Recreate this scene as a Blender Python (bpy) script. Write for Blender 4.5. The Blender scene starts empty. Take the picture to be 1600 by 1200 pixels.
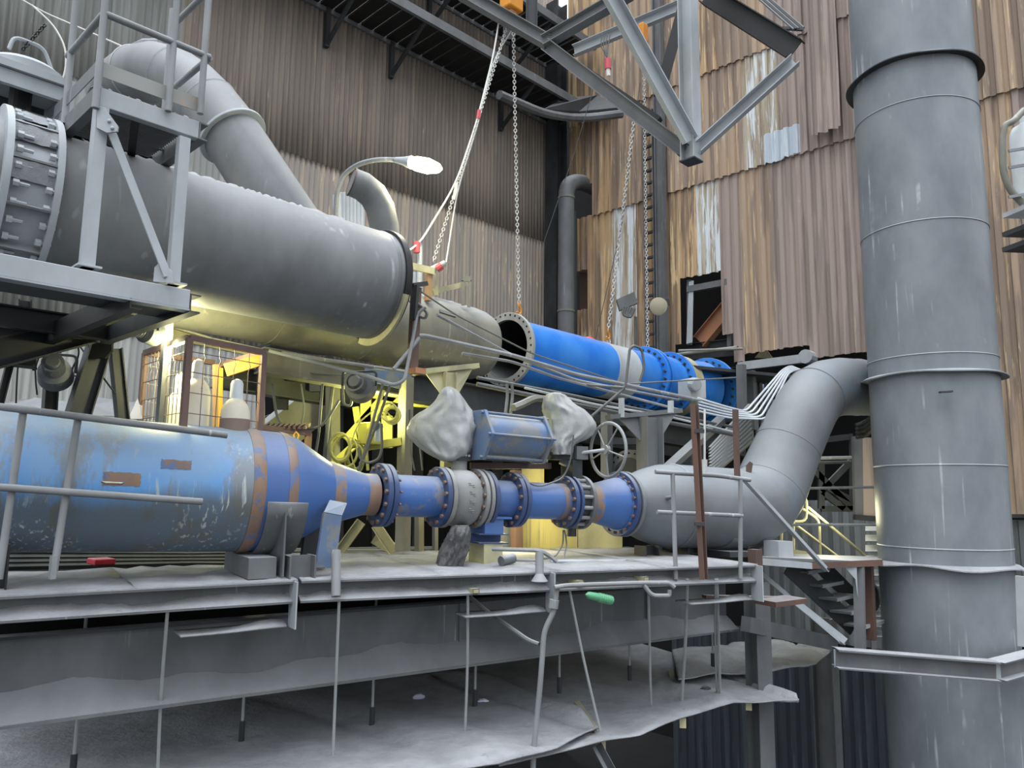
import bpy, bmesh, math, random
from mathutils import Vector, Matrix
random.seed(7)
PI = math.pi
# ------------------------------------------------------------------ camera
F = 1202.0
CZ = 6.0
_upc = Vector((100/F, 8500/F, -1)).normalized()          # world up seen in camera space
_fwc = (Vector((0, 0, -1)) - _upc*Vector((0, 0, -1)).dot(_upc)).normalized()
_rtc = _fwc.cross(_upc)
ROT = Matrix((_rtc, _fwc, _upc))                           # camera -> world
scene = bpy.context.scene
COL = scene.collection
cam_d = bpy.data.cameras.new('camera')
cam_d.sensor_width = 36.0
cam_d.lens = F/1600*36.0
cam_d.clip_end = 300
cam = bpy.data.objects.new('camera', cam_d)
COL.objects.link(cam)
cam.matrix_world = Matrix.Translation((0, 0, CZ)) @ ROT.to_4x4()
scene.camera = cam
# ------------------------------------------------------------------ world, sun, exposure
w = bpy.data.worlds.new('overcast_sky')
scene.world = w
w.use_nodes = True
wn = w.node_tree.nodes
tc = wn.new('ShaderNodeTexCoord'); sx = wn.new('ShaderNodeSeparateXYZ'); mr = wn.new('ShaderNodeMapRange')   # overcast sky: zenith brighter than horizon
w.node_tree.links.new(tc.outputs['Generated'], sx.inputs[0]); w.node_tree.links.new(sx.outputs['Z'], mr.inputs['Value'])
mr.inputs['From Min'].default_value = -.05; mr.inputs['From Max'].default_value = 1; mr.inputs['To Min'].default_value = .72; mr.inputs['To Max'].default_value = 2.3
w.node_tree.links.new(mr.outputs[0], wn['Background'].inputs[1])
wn['Background'].inputs[0].default_value = (0.90, 0.95, 1.0, 1)
sun_d = bpy.data.lights.new('soft_sun', 'SUN')
sun_d.energy = 2.1
sun_d.angle = math.radians(50)
sun_d.color = (0.93, 0.96, 1.0)
sun = bpy.data.objects.new('soft_sun', sun_d)
COL.objects.link(sun)
sun.rotation_euler = Vector((-0.10, -0.30, 0.95)).to_track_quat('Z', 'Y').to_euler()
vs = scene.view_settings
vs.view_transform = 'Standard'
vs.look = 'None'
vs.gamma = 1
vs.exposure = 0.22
vs.use_curve_mapping = False

# ------------------------------------------------------------------ pixel helpers (only used to place things in space)
CAM = Vector((0, 0, CZ))
def ray(px, py):
    r = ROT @ Vector(((px-800)/F, (600-py)/F, -1))
    return r/r.y
def V(px, py, d):
    return CAM + ray(px, py)*d
def onz(px, py, z):
    r = ray(px, py)
    return CAM + r*((z-CZ)/r.z)
def onwall(px, py, pt, d2):
    r = ray(px, py)
    n = Vector((d2.y, -d2.x, 0))
    return CAM + r*((pt-CAM).dot(n)/r.dot(n))
def proj(p):
    q = ROT.transposed() @ (p-CAM)
    return 800+F*q.x/-q.z, 600-F*q.y/-q.z
def station(a, b, px):
    lo, hi = -1.0, 2.0
    for _ in range(50):
        m = (lo+hi)/2
        if proj(a.lerp(b, m))[0] < px: lo = m
        else: hi = m
    return a.lerp(b, (lo+hi)/2)
def hd(deg):
    return Vector((math.sin(math.radians(deg)), math.cos(math.radians(deg)), 0))
UP = Vector((0, 0, 1))
E1 = hd(44.7)            # along the left wall, away to the right
E2 = hd(-46.1)           # along the right wall, away to the left

# ------------------------------------------------------------------ objects
def origin(o):
    v = Vector((0, 0, 0))
    while o is not None:
        v = v + o.location
        o = o.parent
    return v
def tag(o, label=None, cat=None, group=None, kind=None):
    if label: o['label'] = label
    if cat: o['category'] = cat
    if group: o['group'] = group
    if kind: o['kind'] = kind
    return o
def thing(name, label, cat, loc, group=None):
    o = bpy.data.objects.new(name, None)
    COL.objects.link(o)
    o.location = loc
    o.empty_display_size = 0.1
    return tag(o, label, cat, group)
def struct(name, loc=(0, 0, 0)):
    o = bpy.data.objects.new(name, None)
    COL.objects.link(o)
    o.location = loc
    return tag(o, kind='structure')

class MB:
    def __init__(s):
        s.v = []; s.f = []
    def add(s, vs_, fs):
        n = len(s.v)
        s.v += [Vector(p) for p in vs_]
        s.f += [[i+n for i in f] for f in fs]
        return s
    def extrude(s, poly, p0, p1, up=UP, cap=True):
        p0 = Vector(p0); p1 = Vector(p1)
        d = (p1-p0).normalized()
        up = Vector(up)
        sd = d.cross(up)
        if sd.length < 1e-4: sd = d.cross(Vector((1, 0, 0)))
        sd.normalize()
        u = sd.cross(d)
        n = len(poly)
        vv = [p+sd*a+u*b for p in (p0, p1) for a, b in poly]
        ff = [[i, (i+1) % n, n+(i+1) % n, n+i] for i in range(n)]
        if cap: ff += [list(range(n))[::-1], list(range(n, 2*n))]
        return s.add(vv, ff)
    def bar(s, p0, p1, w, h=None, up=UP):
        h = h or w
        return s.extrude([(-w/2, -h/2), (w/2, -h/2), (w/2, h/2), (-w/2, h/2)], p0, p1, up)
    def ibeam(s, p0, p1, w, h, t=0.012, up=UP):
        a, b = w/2, h/2
        return s.extrude([(-a, -b), (a, -b), (a, -b+t), (t/2, -b+t), (t/2, b-t), (a, b-t), (a, b), (-a, b), (-a, b-t), (-t/2, b-t), (-t/2, -b+t), (-a, -b+t)], p0, p1, up)
    def chan(s, p0, p1, w, h, t=0.01, up=UP, flip=1):
        b = h/2; f = flip
        P = [(0, -b), (w, -b), (w, -b+t), (t, -b+t), (t, b-t), (w, b-t), (w, b), (0, b)]
        return s.extrude([(x*f, y) for x, y in P], p0, p1, up)
    def angle(s, p0, p1, w, h, t=0.008, up=UP, flip=1):
        P = [(0, 0), (w, 0), (w, t), (t, t), (t, h), (0, h)]
        return s.extrude([(x*flip, y) for x, y in P], p0, p1, up)
    def box(s, c, ax, ay, az):
        c = Vector(c)
        vv = [c+ax*i+ay*j+az*k for k in (-.5, .5) for j in (-.5, .5) for i in (-.5, .5)]
        return s.add(vv, [[0, 2, 3, 1], [4, 5, 7, 6], [0, 1, 5, 4], [2, 6, 7, 3], [0, 4, 6, 2], [1, 3, 7, 5]])
    def plate(s, pts, th):
        pts = [Vector(p) for p in pts]
        n = (pts[1]-pts[0]).cross(pts[2]-pts[0]).normalized()*th/2
        k = len(pts)
        return s.add([p+n for p in pts]+[p-n for p in pts],
                     [list(range(k)), list(range(k, 2*k))[::-1]]+[[i, i+k, (i+1) % k+k, (i+1) % k] for i in range(k)])
    def lathe(s, a, d, prof, seg=32, cap0=True, cap1=True):
        a = Vector(a); d = Vector(d).normalized()
        x = d.cross(UP)
        if x.length < 1e-4: x = Vector((1, 0, 0))
        x.normalize(); y = x.cross(d)
        vv = []; ff = []
        for t, r in prof:
            for i in range(seg):
                an = 2*PI*i/seg
                vv.append(a+d*t+(x*math.cos(an)+y*math.sin(an))*r)
        for j in range(len(prof)-1):
            for i in range(seg):
                k = (i+1) % seg
                ff.append([j*seg+i, j*seg+k, (j+1)*seg+k, (j+1)*seg+i])
        if cap0: ff.append(list(range(seg))[::-1])
        if cap1: ff.append([(len(prof)-1)*seg+i for i in range(seg)])
        return s.add(vv, ff)
    def cyl(s, p0, p1, r, seg=16, r1=None):
        p0 = Vector(p0); p1 = Vector(p1)
        return s.lathe(p0, p1-p0, [(0, r), ((p1-p0).length, r if r1 is None else r1)], seg)
    def tube(s, pts, r, seg=8, rnd=0.0, closed=False):
        pts = [Vector(p) for p in pts]
        rr = r if isinstance(r, (list, tuple)) else [r]*len(pts)
        if rnd > 0 and not closed and len(pts) > 2:
            q = [pts[0]]; q2 = [rr[0]]
            for i in range(1, len(pts)-1):
                a, b, c = pts[i-1], pts[i], pts[i+1]
                k = min(rnd, (a-b).length*.45, (c-b).length*.45)
                s0 = b+(a-b).normalized()*k; s1 = b+(c-b).normalized()*k
                for j in range(5):
                    t = j/4
                    q.append(s0*(1-t)**2+b*2*t*(1-t)+s1*t*t); q2.append(rr[i])
            q.append(pts[-1]); q2.append(rr[-1])
            pts, rr = q, q2
        n = len(pts); vv = []; ff = []
        prev = None
        for i, p in enumerate(pts):
            if closed: t = pts[(i+1) % n]-pts[i-1]
            else: t = pts[min(i+1, n-1)]-pts[max(i-1, 0)]
            t.normalize()
            if prev is None:
                x = t.cross(UP)
                if x.length < 1e-3: x = t.cross(Vector((1, 0, 0)))
            else:
                x = prev-t*prev.dot(t)
            x.normalize(); prev = x
            y = t.cross(x)
            for k in range(seg):
                an = 2*PI*k/seg
                vv.append(p+(x*math.cos(an)+y*math.sin(an))*rr[i])
        m = n if closed else n-1
        for j in range(m):
            for k in range(seg):
                a = j*seg+k; b = j*seg+(k+1) % seg
                jj = (j+1) % n
                ff.append([a, b, jj*seg+(k+1) % seg, jj*seg+k])
        if not closed:
            ff.append(list(range(seg))[::-1]); ff.append([(n-1)*seg+k for k in range(seg)])
        return s.add(vv, ff)
    def grid(s, P):
        nv, nu = len(P), len(P[0])
        return s.add([p for row in P for p in row],
                     [[j*nu+i, j*nu+i+1, (j+1)*nu+i+1, (j+1)*nu+i] for j in range(nv-1) for i in range(nu-1)])
    def build(s, name, mat, parent=None, smooth=False, label=None, cat=None, group=None, kind=None, th=0, bev=0, loc=None):
        if parent is not None: o0 = origin(parent)
        elif loc is not None: o0 = Vector(loc)
        else:
            c = sum(s.v, Vector((0, 0, 0)))/len(s.v)
            o0 = Vector((c.x, c.y, min(v.z for v in s.v)))
        me = bpy.data.meshes.new(name)
        me.from_pydata([v-o0 for v in s.v], [], s.f)
        me.update()
        bm = bmesh.new(); bm.from_mesh(me)
        bmesh.ops.recalc_face_normals(bm, faces=bm.faces)
        bm.to_mesh(me); bm.free()
        me.materials.append(mat)
        o = bpy.data.objects.new(name, me)
        COL.objects.link(o)
        if parent is not None: o.parent = parent
        else: o.location = o0
        if smooth:
            me.polygons.foreach_set('use_smooth', [True]*len(me.polygons))
            if smooth != 'all':
                try: me.set_sharp_from_angle(angle=math.radians(38))
                except Exception: pass
        if th:
            m = o.modifiers.new('thick', 'SOLIDIFY'); m.thickness = th; m.offset = 0
        if bev:
            m = o.modifiers.new('bevel', 'BEVEL'); m.width = bev; m.segments = 2; m.limit_method = 'ANGLE'
        return tag(o, label, cat, group, kind)
def copy_to(o, loc, rot=None, parent=None):
    c = o.copy(); COL.objects.link(c)
    c.parent = parent if parent is not None else o.parent
    c.location = loc
    if rot is not None: c.rotation_euler = rot
    return c
def link_tree(o, parent=None):
    c = o.copy(); COL.objects.link(c)
    if parent is not None: c.parent = parent
    for ch in list(o.children): link_tree(ch, c)
    return c

# ------------------------------------------------------------------ materials
def S(r, g, b):
    f = lambda c: (c/255/12.92) if c/255 <= .04045 else ((c/255+.055)/1.055)**2.4
    return (f(r), f(g), f(b), 1)
class NT:
    def __init__(s, name):
        s.m = bpy.data.materials.new(name); s.m.use_nodes = True
        s.t = s.m.node_tree; s.n = s.t.nodes; s.l = s.t.links
        s.b = s.n['Principled BSDF']
        s.g = s.n.new('ShaderNodeNewGeometry')
    def noise(s, scale, mp=(1, 1, 1), detail=4, rough=.6, dist=0):
        m = s.n.new('ShaderNodeMapping'); m.inputs['Scale'].default_value = mp
        s.l.new(s.g.outputs['Position'], m.inputs[0])
        n = s.n.new('ShaderNodeTexNoise'); n.inputs['Scale'].default_value = scale
        n.inputs['Detail'].default_value = detail; n.inputs['Roughness'].default_value = rough
        n.inputs['Distortion'].default_value = dist
        s.l.new(m.outputs[0], n.inputs['Vector'])
        return n.outputs['Fac']
    def ramp(s, sock, lo, hi, a=0.0, b=1.0):
        r = s.n.new('ShaderNodeMapRange'); r.inputs['From Min'].default_value = lo; r.inputs['From Max'].default_value = hi
        r.inputs['To Min'].default_value = a; r.inputs['To Max'].default_value = b
        s.l.new(sock, r.inputs['Value']); return r.outputs[0]
    def math(s, op, a, b):
        m = s.n.new('ShaderNodeMath'); m.operation = op
        for i, x in enumerate((a, b)):
            if isinstance(x, (int, float)): m.inputs[i].default_value = x
            else: s.l.new(x, m.inputs[i])
        return m.outputs[0]
    def mix(s, fac, a, b):
        m = s.n.new('ShaderNodeMix'); m.data_type = 'RGBA'
        if isinstance(fac, (int, float)): m.inputs[0].default_value = fac
        else: s.l.new(fac, m.inputs[0])
        for i, x in ((6, a), (7, b)):
            if isinstance(x, tuple): m.inputs[i].default_value = x
            else: s.l.new(x, m.inputs[i])
        return m.outputs[2]
    def upness(s, lo, hi):
        x = s.n.new('ShaderNodeSeparateXYZ'); s.l.new(s.g.outputs['Normal'], x.inputs[0])
        return s.ramp(x.outputs['Z'], lo, hi)
    def bump(s, sock, strength, dist=.01):
        b = s.n.new('ShaderNodeBump'); b.inputs['Strength'].default_value = strength; b.inputs['Distance'].default_value = dist
        s.l.new(sock, b.inputs['Height']); s.l.new(b.outputs[0], s.b.inputs['Normal'])
    def fin(s, col, rough=.6, metal=0.0):
        if isinstance(col, tuple): s.b.inputs['Base Color'].default_value = col
        else: s.l.new(col, s.b.inputs['Base Color'])
        s.b.inputs['Roughness'].default_value = rough; s.b.inputs['Metallic'].default_value = metal
        s.b.inputs['Specular IOR Level'].default_value = .35
        return s.m
DUST = S(196, 199, 204)
def steel(name, base, base2=None, dust=.7, dlo=.35, dhi=.95, streak=None, sam=.62, rust=None, ram=.66, rough=.55, rscale=3.0, sscale=6.0, dustc=DUST, bump=.15):
    t = NT(name)
    base2 = base2 or tuple(c*.72 for c in base[:3])+(1,)
    c = t.mix(t.ramp(t.noise(2.3, (1, 1, .6)), .35, .65), base, base2)
    if rust:
        c = t.mix(t.ramp(t.noise(rscale, detail=8, rough=.7), ram, ram+.05), c, rust)
    if streak:
        f = t.math('MULTIPLY', t.ramp(t.noise(sscale, (3.6, 3.6, .16), detail=1, dist=.05), sam, sam+.14, 0, .8), t.ramp(t.noise(1.3), .5, .62))
        c = t.mix(f, c, streak)
    if dust:
        f = t.math('MULTIPLY', t.upness(dlo, dhi), t.ramp(t.noise(5, detail=6), .25, .6, dust*.7, dust))
        c = t.mix(f, c, dustc)
    t.bump(t.noise(60, detail=3), bump, .004)
    return t.fin(c, rough)
M = {}
M['grey'] = steel('grey_painted_steel', S(108, 110, 112), S(90, 92, 94), streak=S(170, 174, 176), sam=.68, sscale=9)
M['greyduct'] = steel('dusty_duct_steel', S(124, 126, 127), S(104, 106, 107), streak=S(170, 176, 176), sam=.64, sscale=4, dustc=S(150, 152, 156), dlo=.0, dhi=.9)
M['olive'] = steel('olive_grey_pipe_steel', S(128, 126, 116), S(104, 103, 95), streak=S(168, 168, 152), sam=.6, sscale=5, dust=.6)
M['light'] = steel('light_grey_frame_steel', S(166, 171, 175), S(146, 151, 155), dust=.6)
M['dark'] = steel('dark_steel', S(62, 64, 67), S(45, 47, 49), dust=.55)
M['black'] = steel('sooty_black_steel', S(34, 35, 37), S(24, 25, 26), dust=.3)
M['rail'] = steel('handrail_tube', S(140, 143, 145), S(118, 120, 122), streak=S(200, 203, 203), rust=S(120, 95, 78), ram=.72, dust=.35)
M['galv'] = steel('galvanised_steel', S(185, 190, 194), S(160, 166, 170), dust=.2, rough=.4)
M['column'] = steel('blue_grey_stack_paint', S(128, 134, 139), S(112, 118, 124), streak=S(196, 202, 205), sam=.60, sscale=5, dust=.5, rough=.45, bump=.05)
M['blue'] = steel('blue_pipe_paint', S(62, 104, 168), S(72, 98, 148), rust=S(112, 116, 128), ram=.58, dust=.55, dlo=.3, dhi=1.05, rough=.42)
M['bright'] = steel('bright_blue_paint', S(30, 112, 205), S(58, 132, 212), dust=.35, rough=.38, dlo=.6, dhi=1.1)
M['bluegrey'] = steel('faded_blue_grey_paint', S(86, 112, 150), S(102, 112, 126), rust=S(116, 119, 122), ram=.5, rscale=5, dust=.5)
M['navy'] = steel('dark_blue_flange_paint', S(50, 72, 120), S(60, 74, 104), dust=.5)
M['rustbolt'] = steel('rusty_bolt_steel', S(128, 96, 76), S(104, 88, 80), dust=.3)
M['rustband'] = steel('rust_weld_band', S(146, 116, 92), S(120, 102, 94), rust=S(88, 108, 146), ram=.52, rscale=6, dust=.4)
M['rustred'] = steel('red_primer_steel', S(106, 80, 70), S(84, 70, 65), dust=.4)
M['orange'] = steel('orange_rust_steel', S(172, 120, 84), S(150, 108, 84), dust=.3)
M['rustcage'] = steel('brown_cage_steel', S(118, 92, 84), S(98, 80, 76), dust=.2)
M['valve'] = steel('cast_grey_valve', S(146, 146, 143), S(122, 122, 122), dust=.6, rough=.65, bump=.4)
M['yellow'] = steel('yellow_lit_steel', S(196, 192, 92), S(160, 156, 84), dust=.3)  # yellow lamp glow put into the colour of the lit steel
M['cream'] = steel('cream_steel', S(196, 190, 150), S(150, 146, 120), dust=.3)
M['ylpanel'] = steel('yellow_lit_panel', S(186, 174, 110), S(160, 150, 104), streak=S(120, 116, 100), sam=.55, dust=.3)  # panel colour carries the yellow light falling on it
M['hoist'] = steel('hoist_orange_paint', S(214, 142, 40), S(190, 120, 40), dust=.1)
M['amber'] = steel('amber_sheet', S(224, 165, 60), S(205, 150, 60), dust=.1)
M['chain'] = steel('bright_chain_steel', S(205, 205, 200), S(170, 170, 168), dust=0, rough=.35)
M['rope'] = steel('pale_sling', S(214, 212, 206), S(190, 190, 186), dust=0, rough=.8)
M['red'] = steel('red_tape', S(206, 92, 100), S(190, 70, 80), dust=0)
M['cable'] = steel('dusty_cable', S(104, 106, 106), S(84, 86, 86), dust=.5)
M['white'] = steel('white_conduit', S(212, 218, 222), S(190, 196, 200), dust=.1)
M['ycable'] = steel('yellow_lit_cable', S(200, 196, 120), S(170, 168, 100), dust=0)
M['rod'] = steel('hanger_rod_steel', S(168, 170, 170), S(146, 148, 148), dust=0)
M['gascyl'] = steel('worn_cream_cylinder', S(224, 218, 200), S(206, 200, 184), rust=S(120, 108, 96), ram=.62, rscale=9, dust=.1)
M['gascap'] = steel('white_cylinder_cap', S(216, 222, 224), S(190, 198, 204), rust=S(70, 60, 56), ram=.68, rscale=14, dust=.1)
M['gasband'] = steel('brown_cylinder_band', S(140, 118, 108), S(120, 104, 96), dust=.1)
M['glass'] = steel('floodlight_glass', S(196, 186, 160), S(176, 168, 146), dust=0, rough=.25)
def pipe_left():
    t = NT('weathered_light_blue_pipe')
    c = t.mix(t.ramp(t.noise(1.6, detail=3), .38, .62), S(92, 152, 214), S(112, 158, 200))
    c = t.mix(t.ramp(t.noise(2.0, (2, 2, .5), detail=8, rough=.7), .50, .58), c, S(122, 128, 134))
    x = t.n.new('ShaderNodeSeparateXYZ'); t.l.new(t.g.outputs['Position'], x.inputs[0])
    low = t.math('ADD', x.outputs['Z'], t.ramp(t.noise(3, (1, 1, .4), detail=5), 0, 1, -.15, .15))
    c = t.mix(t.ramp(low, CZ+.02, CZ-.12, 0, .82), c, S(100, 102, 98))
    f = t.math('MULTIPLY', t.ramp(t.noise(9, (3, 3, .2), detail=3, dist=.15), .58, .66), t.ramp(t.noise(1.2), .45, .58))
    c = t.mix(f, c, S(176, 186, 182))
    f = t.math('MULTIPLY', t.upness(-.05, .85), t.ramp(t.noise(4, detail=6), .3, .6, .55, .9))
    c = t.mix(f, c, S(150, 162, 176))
    t.bump(t.noise(40, detail=4), .15, .004)
    return t.fin(c, .5)
M['lpipe'] = pipe_left()
def pipe_right():
    t = NT('grey_blue_elbow_pipe')
    c = t.mix(t.ramp(t.noise(1.4), .4, .6), S(114, 117, 120), S(102, 105, 107))
    c = t.mix(t.ramp(t.noise(1.6, detail=6), .54, .68, 0, .4), c, S(104, 130, 152))
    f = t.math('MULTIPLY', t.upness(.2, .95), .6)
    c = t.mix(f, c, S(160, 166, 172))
    t.bump(t.noise(40, detail=4), .12, .004)
    return t.fin(c, .5)
M['elbow'] = pipe_right()
def dustmat():
    t = NT('settled_grey_dust')
    c = t.mix(t.ramp(t.noise(3, detail=8), .35, .65), S(166, 168, 172), S(144, 146, 150))
    c = t.mix(t.ramp(t.noise(14, detail=8, rough=.7), .62, .72), c, S(124, 126, 130))
    t.bump(t.noise(9, detail=10, rough=.7), .7, .04)
    return t.fin(c, .9)
M['dust'] = dustmat()
M['darkdust'] = steel('shade_darkened_dust', S(132, 134, 137), S(118, 120, 123), dust=0, rough=.95, bump=.6)  # dust colour darkened for the shade under the deck; mound shares it
def tarp():
    t = NT('grey_plastic_cover')
    c = t.mix(t.ramp(t.noise(4, detail=5), .35, .65), S(172, 174, 172), S(146, 148, 150))
    t.bump(t.noise(6, (1, 1, .6), detail=2, dist=.6), .5, .03)
    return t.fin(c, .45)
M['tarp'] = tarp()
t = NT('dark_plastic_cover'); t.bump(t.noise(12, (1.5, 1.5, .5), detail=3, dist=1.5), .7, .04)
M['tarpdark'] = t.fin(t.mix(t.ramp(t.noise(5), .4, .6), S(98, 98, 99), S(74, 74, 76)), .6)
def clad(name, cols, th=(.45, .6), sx=4.6, dark=None, pale=None, pth=.62, dustdown=0):
    def lift(c):      # linear albedo lift toward the pale dusty look
        m_ = sum(c[:3])/3
        return tuple(min(.8, (v*.86+m_*.14)*1.4) for v in c[:3])+(1,)
    if 'silver' not in name and 'dark' not in name:
        cols = [lift(c) for c in cols]; dark = lift(dark) if dark else None
    t = NT(name)
    a = t.noise(sx, (1, 1, .06), detail=3, rough=.6)
    c = t.mix(t.ramp(a, th[0], th[0]+.05), cols[0], cols[1])
    b = t.noise(sx*1.7, (1, 1, .05), detail=4, rough=.7, dist=.3)
    c = t.mix(t.ramp(b, th[1], th[1]+.04), c, cols[2])
    if pale:
        p = t.math('MULTIPLY', t.ramp(t.noise(sx*3.2, (1, 1, .07), detail=5, rough=.75), pth, pth+.03), t.ramp(t.noise(.9, detail=3), .48, .58))
        c = t.mix(p, c, pale)
    if dark:
        c = t.mix(t.ramp(t.noise(1.1, (1, 1, .35), detail=5), .45, .75, 0, .75), c, dark)
    t.bump(t.noise(30, (1, 1, .4), detail=3), .2, .006)
    return t.fin(c, .7)
M['w1up'] = clad('fine_corrugated_brown_grey', (S(124, 113, 102), S(110, 101, 93), S(136, 122, 104)), dark=S(116, 108, 102), pale=S(196, 184, 154), pth=.64)
M['w1lo'] = clad('fine_corrugated_ochre_grey', (S(138, 126, 112), S(122, 114, 106), S(160, 142, 112)), pale=S(205, 196, 170), pth=.6)
M['w1grey'] = clad('fine_corrugated_dusty_grey', (S(124, 125, 122), S(112, 113, 110), S(134, 134, 130)))
M['w2ochre'] = clad('box_profile_ochre_rust', (S(166, 137, 97), S(122, 102, 82), S(188, 160, 118)), th=(.47, .56), dark=S(112, 92, 82), pale=S(176, 182, 184), pth=.6)
M['w2mauve'] = clad('box_profile_mauve_brown', (S(140, 124, 116), S(124, 110, 103), S(152, 136, 120)), th=(.5, .62), pale=S(200, 180, 140), pth=.66)
M['w2mix'] = clad('box_profile_mixed_rust', (S(150, 128, 106), S(124, 107, 93), S(178, 152, 114)), th=(.48, .58), pale=S(190, 182, 160), pth=.6)
M['w2galv'] = clad('box_profile_bare_zinc', (S(160, 150, 132), S(140, 126, 106), S(186, 192, 196)), th=(.46, .5), pale=S(200, 206, 210), pth=.56)
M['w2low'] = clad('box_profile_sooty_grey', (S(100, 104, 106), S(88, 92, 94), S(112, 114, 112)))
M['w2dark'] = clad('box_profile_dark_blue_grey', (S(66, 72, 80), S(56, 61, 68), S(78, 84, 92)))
M['patch'] = clad('brushed_silver_paint', (S(196, 206, 214), S(180, 190, 200), S(214, 220, 226)), sx=8)
def emit(name, col, st):
    m = bpy.data.materials.new(name); m.use_nodes = True
    b = m.node_tree.nodes['Principled BSDF']
    b.inputs['Emission Color'].default_value = col; b.inputs['Emission Strength'].default_value = st
    b.inputs['Base Color'].default_value = col
    return m
M['lamp'] = emit('lit_lamp_lens', (1, .95, .62, 1), 14)
M['void'] = steel('unlit_void_black', S(22, 22, 23), S(16, 16, 17), dust=0, rough=.95)  # black for unlit gaps, their darkness put into the colour
t = NT('green_plastic'); t.b.inputs['Transmission Weight'].default_value = .3
M['green'] = t.fin(S(120, 196, 150), .35)
M['grating'] = M['dark']
M['paper'] = steel('lilac_paper', S(214, 214, 236), S(200, 200, 224), dust=0)
M['redbox'] = steel('red_plastic', S(176, 40, 60), S(150, 34, 50), dust=.3)
M['timber'] = steel('weathered_timber', S(170, 136, 96), S(140, 112, 84), dust=.2)
# ================================================================== SETTING
CORN = Vector((.057*19.5, 19.5, 0))
def w1(px, py): return onwall(px, py, CORN, E1)
def w2(px, py, off=0): return onwall(px, py, CORN+hd(43.9)*off, E2)
def s1(px): return (CORN-w1(px, 700)).xy.to_3d().dot(E1)
def s2(px): return -(w2(px, 700)-CORN).xy.to_3d().dot(E2)
def corr(sa, sb, z0, z1, base, d, nrm, pitch, amp, kind, off=0.0, lean=0.0, jag=0.0):
    pts = []
    if kind == 'sine':
        n = max(2, int(round((sb-sa)/pitch*6)))
        for i in range(n+1):
            s = sa+(sb-sa)*i/n
            pts.append((s, amp*math.sin(2*PI*s/pitch)))
    else:
        k = int(math.floor(sa/pitch))-1
        raw = []
        while k*pitch < sb+pitch:
            for f, h in ((0, 0), (.34, 0), (.46, 1), (.88, 1)):
                raw.append(((k+f)*pitch, h*amp))
            k += 1
        def at(s):
            for (a, ha), (b, hb) in zip(raw, raw[1:]):
                if a <= s <= b: return ha+(hb-ha)*(s-a)/(b-a)
            return 0
        pts = [(sa, at(sa))]+[q for q in raw if sa < q[0] < sb]+[(sb, at(sb))]
    mb = MB(); rows = []
    for z, o2, jj in ((z0, off+lean, jag), ((z0*.7+z1*.3), off+lean*.4, 0), (z1, off, 0)):
        row = []
        for s, h in pts:
            p = base+d*s+nrm*(h+o2)
            row.append(Vector((p.x, p.y, z+(random.uniform(-jj, jj) if jj else 0))))
        rows.append(row)
    return mb.grid(rows)
N1 = Vector((E1.y, -E1.x, 0))
if N1.dot(CAM-CORN) < 0: N1 = -N1
N2 = Vector((E2.y, -E2.x, 0))
if N2.dot(CAM-CORN) < 0: N2 = -N2
ZS1 = w1(432, 229).z
wl = struct('wall_left', (CORN.x, CORN.y, 0))
edges = [0, 1.1, 2.2, 3.3, 4.4, 5.5, 6.6, 7.7, 8.8, 9.9, 11.0, 12.1, 13.2, 14.3]
rows1 = [(ZS1-.05, ZS1+4.2, 'w1up', .05), (ZS1+4.1, ZS1+8.2, 'w1up', .07), (ZS1-4.0, ZS1, 'w1lo', .0), (ZS1-7.6, ZS1-3.9, 'w1grey', -.02), (0, ZS1-7.5, 'w1grey', -.04)]
for ra, rb, mt, off in rows1:
    for a, b in zip(edges, edges[1:]):
        m = M[mt]
        if mt == 'w1lo' and a > 8.5: m = M['w1grey']
        if mt == 'w1up' and a > 9.5: m = M['w1grey']
        corr(a, b+.05, ra, rb, CORN, -E1, N1, .112, .016, 'sine', off+random.uniform(0, .006), jag=.006).build('cladding_sheet', m, wl, th=.003, smooth='all')
wr = struct('wall_right', (CORN.x, CORN.y, 0))
ZA = w2(905, 346).z
ZB = w2(1250, 60).z
def w2sheet(xa, xb, z0, z1, mt, off=0.0, lean=0, jag=.012):
    return corr(s2(xa), s2(xb), z0, z1, CORN, -E2, N2, .2, .055, 'trap', off, lean, jag).build('cladding_sheet', M[mt], wr, th=.004)
for xa, xb, yb, mt in ((893, 921, 424, 'w2ochre'), (921, 958, 600, 'w2ochre'), (958, 1000, 600, 'w2galv'), (1000, 1060, 610, 'w2ochre'), (1060, 1070, 538, 'w2ochre'),
                       (1070, 1098, 432, 'w2ochre'), (1098, 1136, 426, 'w2galv'), (1136, 1152, 522, 'w2mauve'), (1152, 1168, 565, 'w2mauve'), (1168, 1222, 549, 'w2mix'),
                       (1222, 1272, 542, 'w2mauve'), (1272, 1318, 557, 'w2mauve'), (1318, 1366, 551, 'w2mauve'), (1366, 1440, 640, 'w2mauve'), (1440, 1520, 805, 'w2mauve'),
                       (1520, 1572, 805, 'w2mauve'), (1572, 1625, 805, 'w2mix'), (1625, 1700, 805, 'w2mauve')):
    w2sheet(xa, xb, w2((xa+xb)/2, yb).z, ZA+.06, mt, random.uniform(0, .01))
for i, (xa, xb) in enumerate(((893, 930), (930, 975), (975, 1020), (1020, 1072), (1072, 1125), (1125, 1180), (1180, 1240), (1240, 1300), (1300, 1366), (1366, 1440), (1440, 1520), (1520, 1600), (1600, 1700))):
    w2sheet(xa, xb, ZA if i else w2(905, 300).z+.1, ZB+.06, ('w2ochre' if i in (0, 1) else 'w2mix' if i in (2, 3, 4, 5) else 'w2galv' if i == 6 else 'w2mauve' if i < 11 else 'w2mix'), .05+random.uniform(0, .01))
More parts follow.
